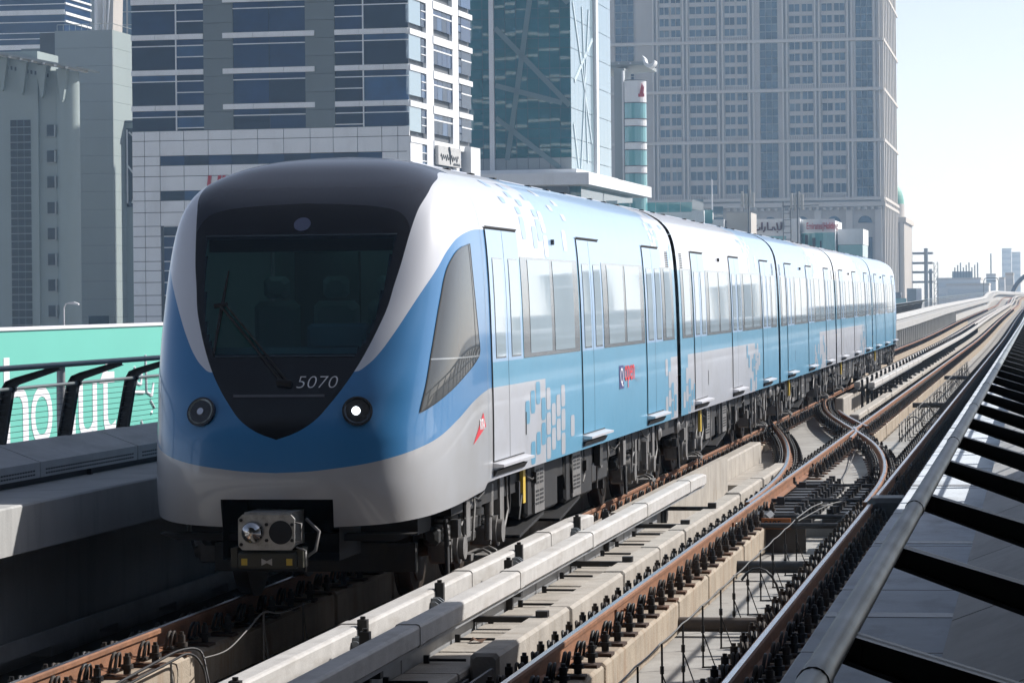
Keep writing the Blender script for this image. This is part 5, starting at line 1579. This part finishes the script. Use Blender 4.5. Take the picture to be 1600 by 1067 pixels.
m = MB(); m.add([(-12, -4.2, z_(36.4)), (2.4, -4.2, z_(33.5)), (2.4, 6, z_(33.5)), (-12, 6, z_(36.4)), (-12, -4.2, z_(36.7)), (2.6, -4.2, z_(33.7)), (2.6, 6, z_(33.7)), (-12, 6, z_(36.7))],
    [(0, 3, 2, 1), (4, 5, 6, 7), (0, 1, 5, 4), (1, 2, 6, 5), (2, 3, 7, 6), (3, 0, 4, 7)]); cn = m.build('canopy', M['b_grey2'], t)
for k in range(9): 
    x = -11.5 + k * 1.55; zz = 36.4 - (x + 12) * 2.9 / 14.4
    bx(t, 'canopy_slat', 'b_white', x, x + .35, -4.0, 5, z_(zz) - .30, z_(zz) - .06)
for x in (-8.8, -6.1, -3.4, -.6):
    zz = 36.2 - (x + 12) * 2.9 / 14.4
    m = MB(); m.prism([(x - .75, z_(zz) - .2), (x + .75, z_(zz) - .2), (x + .18, z_(zz) - 4.2), (x, z_(zz) - 4.6), (x - .18, z_(zz) - 4.2)], -.9, .1); m.build('canopy_bracket', M['b_grey'], t)
for k in range(12): bx(t, 'vent_opening', 'b_win2', -9 + k * .55, -8.75 + k * .55, -.05, .05, z_(34.0 - k * .12), z_(34.5 - k * .12))
# --- grey stepped block behind it
t = thing('grey_block', 'blank blue grey stepped block between the canopy building and the office block', 'building', (-129.6, 430, GZ))
z = GZ; k = 0
bx(t, 'core', 'b_line', -10.8, -.1, .25, 14, 0, z_(41.3))
while z < 41.2:
    h = min(2.55, 41.5 - z)
    bx(t, 'wall_panel', 'b_grey2', -8.5, .0, .0, .24, z_(z) + .015, z_(z + h) - .015); bx(t, 'wall_panel', 'b_grey', -.09, .01, .245, 14, z_(z) + .015, z_(z + h) - .015)
    z += h
bx(t, 'wall', 'b_grey', -10.9, -8.52, 1.0, 12, 0, z_(38.7)); bx(t, 'wall', 'b_dark', -14, -10.95, 1.5, 12, 0, z_(39.2))
bx(t, 'side_wing', 'b_grey', .012, 3.2, 6, 14, 0, z_(28.6)); bx(t, 'wing_roof', 'b_line', -.1, 3.4, 5.6, 14.4, z_(28.6), z_(28.9))
bx(t, 'base_window', 'b_win2', -3.9, -.9, -.05, .0, z_(-2.5), z_(.9)); 
m = MB()
for q in range(10): m.cyl((-8.3 + q * .9, .5, z_(41.5)), (-8.3 + q * .9, .5, z_(42.4)), .04, 5)
m.tube([(-8.3, .5, z_(42.4)), (-.1, .5, z_(42.4)), (-.1, 13, z_(42.4))], .05, 5); m.build('roof_railing', M['b_grey2'], t)
m = MB()
for a, b in (((.6, 27.2), (2.6, 25.5)), ((.3, 22.5), (2.6, 19.5)), ((2.5, 25.6), (1.4, 18.5)), ((.3, 27.6), (.3, 17)), ((2.6, 21.5), (1.0, 17))):
    m.tube([(a[0], 5.7, z_(a[1])), (b[0], 5.7, z_(b[1]))], .14, 6)
m.build('lattice_brace', M['b_white'], t); bx(t, 'dark_recess', 'b_win2', .2, 3.0, 5.85, 5.98, z_(16.5), z_(27.8))
# --- towers behind at the upper left
t = thing('banded_tower', 'distant dark blue tower with white bands in the upper left corner', 'building', (-177.9, 560, GZ))
bx(t, 'wall', 'b_glass', -30, 0, 0, 16, 0, z_(80))
for k in range(8):
    z = 43.5 + k * 6.4
    for dz, hh in ((0, 1.3), (1.9, .22), (3.0, .22), (5.0, .22)):
        bx(t, 'white_band', 'b_white', -30, .0, -.15, .0, z_(z + dz), z_(z + dz) + hh * .7); bx(t, 'white_band', 'b_white', .01, .25, 0, 16, z_(z + dz), z_(z + dz) + max(.35, hh * .4))
t = thing('grey_tower', 'distant grey tower with pale vertical fins behind the canopy building', 'building', (-201, 640, GZ))
bx(t, 'wall', 'b_grey2', -2, 4.3, 0, 10, 0, z_(95)); bx(t, 'white_fin', 'b_white', 4.31, 4.8, -.3, 10, 0, z_(95)); bx(t, 'dark_podium', 'b_dark', -2.5, 3.6, -3, -.2, 0, z_(45.5))
m = MB(); m.prism([(5.0, 0), (5.9, 0), (8.2, z_(70)), (6.6, z_(70))], 1, 8); m.build('sloped_wing', M['b_beige'], t)
m = MB(); m.tube([(5.6, .5, z_(44)), (7.6, .5, z_(70))], .18, 6); m.tube([(4.9, .5, z_(40)), (6.4, .5, z_(70))], .18, 6); m.build('stay_cable', M['b_white'], t)
t = thing('ribbed_tower', 'distant beige tower with vertical blue glass strips behind the blank block', 'building', (-211.2, 700, GZ))
bx(t, 'wall', 'b_beige2', 0, 15.5, 0, 14, 0, z_(100))
for (a, b) in ((.8, 1.5), (2.6, 3.6), (4.1, 5.0), (7.6, 9.5), (10.6, 12.7), (13.4, 15.2)):
    for k in range(18): bx(t, 'window_strip', 'b_win', a, b, -.25, .0, z_(46 + k * 3.0), z_(48.8 + k * 3.0))
for k in range(14): bx(t, 'small_window', 'b_win2', 5.7, 6.2, -.1, .0, z_(46 + k * 3.2), z_(46.6 + k * 3.2))

# --- the low pavilion with signs, seen above the train
t = thing('sign_pavilion', 'low white and glass pavilion with red lettered signs above the train roof', 'building', (-32, 520, GZ))
bx(t, 'wall', 'b_white', -20, -7.2, 0, 30, z_(-9.5), z_(15.55)); bx(t, 'glass_band', 'b_teal', -19.4, -9.4, -.12, -.0, z_(6), z_(12.7))
m = MB(); n = 12
for k in range(n):
    a0, a1 = math.pi * (1.02 + .62 * k / n), math.pi * (1.02 + .62 * (k + 1) / n)
    for z0, z1, mi in ((13.2, 15.4, 0), (4, 13.15, 1)):
        m.add([(-3.0 + 4.1 * math.cos(a0), 2 + 3.4 * math.sin(a0), z_(z0)), (-3.0 + 4.1 * math.cos(a1), 2 + 3.4 * math.sin(a1), z_(z0)), (-3.0 + 4.1 * math.cos(a1), 2 + 3.4 * math.sin(a1), z_(z1)), (-3.0 + 4.1 * math.cos(a0), 2 + 3.4 * math.sin(a0), z_(z1))], [(0, 1, 2, 3)], mi)
m.build('curved_front', [M['b_white'], M['b_teal']], t)
bx(t, 'inner_block', 'b_white', -7, -1.4, 2.1, 20, 0, z_(15.2))
bx(t, 'white_edge', 'b_white', -7.35, -7.05, -.3, .3, 0, z_(15.7))
for k in range(4): bx(t, 'dark_pane', 'b_win2', -6.2 + k * 1.25, -5.7 + k * 1.25, -1.46 + abs(k - 1.5) * .18, -1.3 + abs(k - 1.5) * .18, z_(5), z_(12.8 - .5 * k))
bx(t, 'rear_wing', 'b_white', -1.1, 3.1, 4, 20, z_(11.2), z_(13.8)); bx(t, 'rear_glass', 'b_teal', -1.1, 3.0, 4.1, 20, 0, z_(11.18))
tm = text_mesh('Emirates|Holding', 1.5, extrude=.05, bold=.03, xs=.50); tm.materials.append(M['red_sign'])
o = ob('red_lettering', tm, t, (-5.9, -1.75, z_(13.75)), (R(90), 0, 0)); o['label'] = 'red Latin lettering'
# Arabic sign, drawn stroke by stroke from right to left
def arabic(parent, x1, z0, h, mt):
    m = MB(); r = .13 * h
    def S(*pts): m.tube([(x, -.18, z) for x, z in pts], r, 6)
    u = h; x = x1
    S((x, z0), (x, z0 + 1.1 * u)); x -= .35 * u                                     # alef
    S((x, z0 + 1.1 * u), (x, z0 + .1 * u), (x - .18 * u, z0), (x - .42 * u, z0), (x - .62 * u, z0 + 1.0 * u)); m.box(x - .62 * u, x - .42 * u, -.3, -.06, z0 - .42 * u, z0 - .25 * u); x -= .8 * u   # lam alef with hamza
    S((x + .12 * u, z0), (x - .1 * u, z0), (x - .2 * u, z0 + .35 * u), (x - .42 * u, z0 + .35 * u), (x - .45 * u, z0), (x - 1.1 * u, z0), (x - 1.15 * u, z0 + 1.1 * u)); x -= 1.5 * u  # mim alef
    S((x, z0 + .45 * u), (x - .05 * u, z0), (x - .28 * u, z0 - .3 * u)); x -= .45 * u                                     # ra
    S((x, z0), (x, z0 + 1.1 * u)); x -= .3 * u                                                                               # alef
    S((x, z0 + .4 * u), (x - .02 * u, z0 + .05 * u), (x - .2 * u, z0), (x - .9 * u, z0), (x - 1.05 * u, z0 + .1 * u), (x - 1.08 * u, z0 + .45 * u))
    m.box(x - .68 * u, x - .56 * u, -.3, -.06, z0 + .55 * u, z0 + .7 * u); m.box(x - .50 * u, x - .38 * u, -.3, -.06, z0 + .55 * u, z0 + .7 * u); x -= 1.35 * u   # ta
    m.box(x - .04 * u, x + .03 * u, -.3, -.06, z0 - .4 * u, z0 + 1.25 * u); x -= .3 * u                       # divider
    S((x, z0), (x, z0 + 1.1 * u)); x -= .3 * u
    S((x, z0 + 1.1 * u), (x, z0 + .05 * u), (x - .15 * u, z0), (x - .5 * u, z0), (x - .75 * u, z0 + .05 * u), (x - .95 * u, z0 + .4 * u), (x - .6 * u, z0 + .5 * u), (x - .55 * u, z0 + .25 * u), (x - .9 * u, z0), (x - 1.3 * u, z0)); x -= 1.3 * u
    S((x, z0), (x - .2 * u, z0), (x - .5 * u, z0 + .4 * u), (x - .2 * u, z0 + .5 * u), (x - .1 * u, z0), (x - .9 * u, z0)); S((x - .1 * u, z0), (x - .1 * u, z0 + 1.1 * u)); x -= 1.0 * u
    S((x, z0), (x, z0 + 1.1 * u))
    return m.build('arabic_lettering', M[mt], parent)
M['sign_dark'] = mat('sign_maroon', (.09, .03, .04), .5)
o = arabic(t, -9.8, z_(13.75), 1.15, 'sign_dark'); o['label'] = 'dark Arabic lettering'
# roof terrace left of it
t = thing('roof_terrace', 'pale roof terrace with a glass balustrade above the train roof', 'building', (-53.9, 505, GZ))
bx(t, 'wall', 'b_white', -22, -1.5, 0, 25, 0, z_(16.5)); bx(t, 'wall', 'b_white', -1.49, .5, -.6, 20, 0, z_(16.7)); bx(t, 'wall', 'b_white', 1.9, 3.7, -.2, 12, 0, z_(15.2)); bx(t, 'wall', 'b_white', .52, 1.88, .2, 12, 0, z_(14.6))
for k in range(10): bx(t, 'glass_panel', 'b_teal', -21.5 + k * 2.02, -19.55 + k * 2.02, .2, .26, z_(16.5), z_(18.1))
bx(t, 'glass_panel', 'b_glass3', -1.4, .45, -.5, -.44, z_(16.7), z_(18.5)); bx(t, 'glass_panel', 'b_glass3', 2.0, 3.6, -.1, -.04, z_(15.2), z_(17.3)); bx(t, 'glass_panel', 'b_teal', .55, 1.85, .4, .46, z_(14.6), z_(16.8))
bx(t, 'plant_room', 'b_beige2', 3.9, 7.9, 2, 12, z_(12), z_(16.3))
# antennas
def antenna(label, X, Y, z0, z1, ladder):
    t = thing('antenna_mast', label, 'antenna', (X, Y, z0))
    m = MB(); m.cyl((0, 0, 0), (0, 0, z1 - z0), .14, 8)
    if ladder:
        for s in (-2.3, -1.1): m.cyl((s, 0, 0), (s, 0, z1 - z0 - 1.5), .1, 6)
        for k in range(7): m.cyl((-2.3, 0, 1.8 + k * 1.05), (-1.1, 0, 1.8 + k * 1.05), .07, 6)
        m.cyl((-2.5, 0, z1 - z0 - 2.3), (3.4, 0, z1 - z0 - 2.2), .09, 6)
    m.build('mast', M['steel_g'], t)
    for (x, a, b, w) in ((-1.0, 4.9, 7.4, .2), (-.4, 4.5, 6.9, .18), (.75, 4.7, 7.2, .2), (.25, 5.0, 7.6, .16)):
        m = MB(); m.cbox(x - w, x + w, -.3, .1, a - 7.6 + z1 - z0, b - 7.6 + z1 - z0, .05); m.build('panel_antenna', M['b_beige2'], t)
    return t
antenna('pair of pale panel antennas on a roof mast left of the ladder', -46.2, 505, 9, 19.9, False)
antenna('panel antennas with a steel ladder frame on the pavilion roof', -38.3, 505, 9, 19.5, True)
t = thing('aerial_pole', 'thin white aerial pole with tripod foot on the roof terrace', 'aerial', (-52.4, 508, 4.3)); m = MB(); m.cyl((0, 0, 0), (0, 0, 17.5), .09, 6); m.build('pole', M['white_paint'], t)
m = MB()
for a in (0, 2.1, 4.2): m.cyl((0, 0, 10.5), (1.0 * math.cos(a), 1.0 * math.sin(a), 8.3), .07, 6)
m.build('tripod', M['white_paint'], t)

# ------------------------------------------------------------------ billboard, lamps
t = thing('billboard', 'long turquoise green roadside billboard with big white letters', 'billboard', (-32, 70, GZ))
m = MB(); m.box(-.25, 0, 0, 60, 5.2, 11.29); m.build('board', M['green_board'], t)
m = MB(); m.box(-.3, .06, 0, 60, 11.295, 11.40); m.build('top_edge', M['white_paint'], t)
for k in range(13): bx(t, 'post', 'steel_g', -.6, -.3, .3 + k * 4.9, .6 + k * 4.9, 0, 11)
def letter(ch, y0, y1, z0, z1, bold=.03):
    tm = text_mesh(ch, 1.0, bold=bold); tm.materials.append(M['white_paint'])
    xs_ = [v.co.x for v in tm.vertices]; ys_ = [v.co.y for v in tm.vertices]
    for v in tm.vertices:
        u = (v.co.x - min(xs_)) / (max(xs_) - min(xs_)); w_ = (v.co.y - min(ys_)) / (max(ys_) - min(ys_))
        v.co = (.012, y0 + u * (y1 - y0) - 70, z0 + w_ * (z1 - z0) - GZ)
    return ob('white_letter', tm, t)
letter('h', 94.1, 96.5, -1.92, .95, .0); letter('o', 96.75, 98.97, -1.95, -.04, .0); letter('u', 99.45, 101.45, -1.95, -.06, .0); letter('u', 101.8, 103.9, -1.95, -.06, .0); letter('t', 104.2, 106.1, -1.98, .70, .0)
m = MB()
def S_(*pts): m.tube([(.0, y - 70, z - GZ) for y, z in pts], .07, 6)
S_((108.4, .35), (108.7, -.25), (109.2, -.30), (109.3, .15)); S_((108.2, -.55), (109.6, -.6)); S_((109.8, .75), (109.9, -.6), (110.6, -.75), (110.8, -.3)); S_((110.4, -.9), (110.9, -1.2), (110.5, -1.4)); S_((109.2, -1.6), (109.6, -2.1))
m.build('arabic_lettering', M['white_paint'], t)
def lamp(label, X, Y, z0, z1, kind):
    t = thing('street_lamp', label, 'lamp', (X, Y, z0))
    m = MB(); m.tube([(0, 0, 0), (0, 0, z1 - z0)] if kind else [(0, 0, 0), (0, 0, z1 - z0 - .6), (.25, 0, z1 - z0 - .1), (.8, 0, z1 - z0)], [.09, .06] if kind else [.10, .08, .08, .07], 8); m.build('pole', M['white_paint'] if not kind else M['galv'], t)
    m = MB()
    if kind: m.cyl((0, 0, z1 - z0), (0, 0, z1 - z0 + .06), .14, 12)
    else: m.prism([(.6, z1 - z0 - .12), (1.9, z1 - z0 - .25), (1.9, z1 - z0 - .1), (1.3, z1 - z0 + .14), (.6, z1 - z0 + .08)], -.25, .25)
    m.build('lamp_head', M['white_paint'] if not kind else M['galv'], t)
lamp('curved white street lamp above the green billboard', -118.0, 370, GZ, 2.75, 0)
lamp('thin grey pole standing between the railing and the billboard', -13.0, 40.6, -9.5, 1.77, 1)

# ------------------------------------------------------------------ far right: construction frame, station, hazy city
t = thing('construction_frame', 'unfinished concrete frame with scaffolding beyond the domed wing', 'construction site', (-40, 1000, GZ))
for z in (16.0, 12.9, 10.0, 6.9): bx(t, 'floor_beam', 'steel_g', -9, 6.6, -1, 8, z_(z) - .32, z_(z) + .32)
m = MB(); m.cyl((4.6, -1.5, 0), (4.6, -1.5, z_(17.5)), .62, 10); m.build('column', M['steel_g'], t); bx(t, 'column', 'steel_g', -1, .2, 0, 1, 0, z_(3)); bx(t, 'column', 'steel_g', 5.4, 6.3, 2, 4, 0, z_(11))
m = MB()
for x in (7.0, 8.2):
    for y in (0, 2): m.cyl((x, y, 0), (x, y, z_(13)), .09, 6)
for k in range(9): m.cyl((7.0, 0, 2 + k * 2.3), (8.2, 0, 2 + k * 2.3), .08, 6); m.cyl((7.0, 0, 2 + k * 2.3), (8.2, 0, 4.3 + k * 2.3), .07, 6)
m.build('scaffold', M['steel_g'], t)
for k, (x, h) in enumerate(((-2.6, 1.9), (.0, 1.8))):
    m = MB(); m.tube([(0, 0, 0), (.02, 0, .45), (.05, 0, .9), (.0, 0, 1.2), (0, 0, 1.45), (0, 0, 1.52), (0, 0, 1.62), (0, 0, 1.78)], [.14, .17, .2, .26, .22, .08, .13, .06], 10)
    tag(m.build('person', M['post'], None, (-40 + x, 998.95, 13.23)), 'tiny %s silhouette of a worker on the unfinished floor' % ('left hand' if k == 0 else 'right hand'), 'person', 'workers on the frame')
t = thing('site_cabin', 'grey cabin and white pillar beside the construction frame', 'cabin', (-33, 780, GZ)); bx(t, 'cabin', 'steel_g', -5.2, -1.0, 0, 8, 0, z_(3.5)); bx(t, 'white_pillar', 'b_white', 2.9, 4.2, 0, 3, 0, z_(4.4)); bx(t, 'cabin', 'b_grey2', .6, 2.8, 0, 6, 0, z_(4.4)); bx(t, 'fence_panel', 'b_teal', -3.4, .5, -1, -.8, 0, z_(2))
M['b_pale'] = mat('haze_paled_render', (.62, .64, .66), .7, var=.05, scale=.05)  # far walls: distance haze put into the base colour
M['b_hazew'] = mat('haze_paled_window', (.48, .52, .56), .3)  # far window bands, paled by the same painted haze
def far_block(label, x0px, x1px, ytop, Y, mt, depth=30, group=None, extra=None):
    f = 4900
    def X_at(px): return (px - 1625) / f * math.cos(YAW) ** 2 * Y
    xa, xb = X_at(x0px), X_at(x1px)
    zt = CAM_Z + (461 - ytop) * Y / f
    t = thing('distant_building', label, 'building', ((xa + xb) / 2, Y, GZ), 0, group)
    w = (xb - xa) / 2
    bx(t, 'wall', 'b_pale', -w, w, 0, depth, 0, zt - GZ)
    nf = max(2, int((zt - GZ) / 4.5))
    for k in range(nf):
        zz = (k + .3) * (zt - GZ) / nf
        bx(t, 'window_band', 'b_hazew', -w * .94, w * .94, -.2, 0, zz, zz + .45 * (zt - GZ) / nf)
    bx(t, 'roof_edge', 'b_beige2', -w * 1.02, w * 1.02, -.4, depth + .4, zt - GZ, zt - GZ + .8)
    if extra: extra(t, w, zt - GZ)
    return t
def roof_frame(t, w, h):
    for k in range(9): bx(t, 'roof_post', 'steel_g', -w * .2 + k * w * .13, -w * .2 + k * w * .13 + .5, 2, 2.5, h + .8, h + 5 + (k % 3))
    bx(t, 'roof_box', 'b_grey2', -w * .3, w * .6, 3, 20, h + .8, h + 3.4)
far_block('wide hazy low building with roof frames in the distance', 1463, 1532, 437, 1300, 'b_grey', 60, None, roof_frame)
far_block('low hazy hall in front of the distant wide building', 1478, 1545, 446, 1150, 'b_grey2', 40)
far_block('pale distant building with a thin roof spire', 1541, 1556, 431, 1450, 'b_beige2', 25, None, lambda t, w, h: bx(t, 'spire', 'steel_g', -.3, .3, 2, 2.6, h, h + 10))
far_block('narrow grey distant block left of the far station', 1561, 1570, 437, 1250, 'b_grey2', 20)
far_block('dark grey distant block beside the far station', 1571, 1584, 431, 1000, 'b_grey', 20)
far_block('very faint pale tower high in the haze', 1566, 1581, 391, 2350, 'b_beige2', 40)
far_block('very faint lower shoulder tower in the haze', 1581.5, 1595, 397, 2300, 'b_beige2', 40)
# gantry
t = thing('gantry', 'thin steel portal gantry over the far tracks', 'gantry', (-13.6, 900, GZ))
m = MB()
m.tube([(-2.1, 0, 0), (-2.1, 0, 16.0), (-1.8, 0, 16.7), (-1.2, 0, 16.9), (1.2, 0, 16.9), (1.8, 0, 16.7), (2.1, 0, 16.0), (2.1, 0, 9)], .13, 8); m.build('portal', M['steel_g'], t)
m = MB(); m.box(-1.5, 1.4, -.1, .1, 15.9, 16.2); m.build('truss', M['steel_g'], t)
# far station with its curved shell roof
t = thing('far_station', 'curved shell roof of the next station at the end of the line', 'station', (4.0, 790, 0))
m = MB(); n = 14
for k in range(n):
    a0, a1 = math.pi * (.98 - .96 * k / n), math.pi * (.98 - .96 * (k + 1) / n)
    A = [(11 * math.cos(a0), 0, 1.5 + 8 * math.sin(a0)), (11 * math.cos(a1), 0, 1.5 + 8 * math.sin(a1)), (11 * math.cos(a1), 90, 1.5 + 8 * math.sin(a1)), (11 * math.cos(a0), 90, 1.5 + 8 * math.sin(a0))]
    m.add(A, [(0, 1, 2, 3)], 0, True)
m.build('shell_roof', M['b_white'], t)
m = MB(); m.tube([(11 * math.cos(a), -.3, 1.5 + 8 * math.sin(a)) for a in [math.pi * (.98 - .96 * k / 20) for k in range(21)]], .5, 8); m.build('roof_rim', M['steel_g'], t)

# low buildings right of the line, seen only mirrored in the train's windows
for k, (x, y, w, d_, zt) in enumerate(((14, 150, 9, 14, .4), (24, 230, 8, 30, 1.6), (16, 300, 7, 24, .8), (34, 330, 12, 20, 3.4), (30, 430, 10, 40, 1.2), (18, 520, 10, 60, 2.4))):
    t = thing('roadside_building', 'low building right of the line, %s from the camera' % ORD[k], 'building', (x, y, GZ), 0, 'low buildings right of the line')
    bx(t, 'wall', 'b_dark', 0, w, 0, d_, 0, z_(zt)); bx(t, 'roof_edge', 'b_white', -.2, w + .2, -.2, d_ + .2, z_(zt), z_(zt) + .3)
    for q in range(3): bx(t, 'window', 'b_win2', -.06, 0, 1 + q * d_ / 3, d_ / 3 - .5 + q * d_ / 3, z_(zt) - 3, z_(zt) - 1)
for k, (x, y, w, zt) in enumerate(((21, 210, 1.5, 6), (30, 270, 2.5, 9), (42, 380, 3, 12), (26, 360, 1.2, 7), (33, 480, 4, 9), (50, 520, 5, 14))):
    t = thing('roadside_mast', 'slim tower block right of the line, %s from the camera' % ORD[k], 'building', (x, y, GZ), 0, 'slim blocks right of the line')
    bx(t, 'wall', 'b_dark', 0, w, 0, w, 0, z_(zt)); bx(t, 'roof_edge', 'b_white', -.1, w + .1, -.1, w + .1, z_(zt), z_(zt) + .25)
# ------------------------------------------------------------------ haze
hz = MB(); hz.box(-700, 420, -150, 2600, -10.6, 125)
me = hz.mesh('haze', [])
hm = bpy.data.materials.new('haze_air'); hm.use_nodes = True
ht = hm.node_tree
for n_ in list(ht.nodes):
    if n_.type == 'BSDF_PRINCIPLED': ht.nodes.remove(n_)
pv = ht.nodes.new('ShaderNodeVolumePrincipled')
pv.inputs['Color'].default_value = (.46, .70, 1.0, 1)
pv.inputs['Density'].default_value = HAZE
pv.inputs['Absorption Color'].default_value = (1, 1, 1, 1)
pv.inputs['Anisotropy'].default_value = .25
ht.links.new(pv.outputs[0], ht.nodes['Material Output'].inputs['Volume'])
me.materials.append(hm)
ho = ob('haze', me); ho['kind'] = 'stuff'; ho['label'] = 'pale even haze in the air'
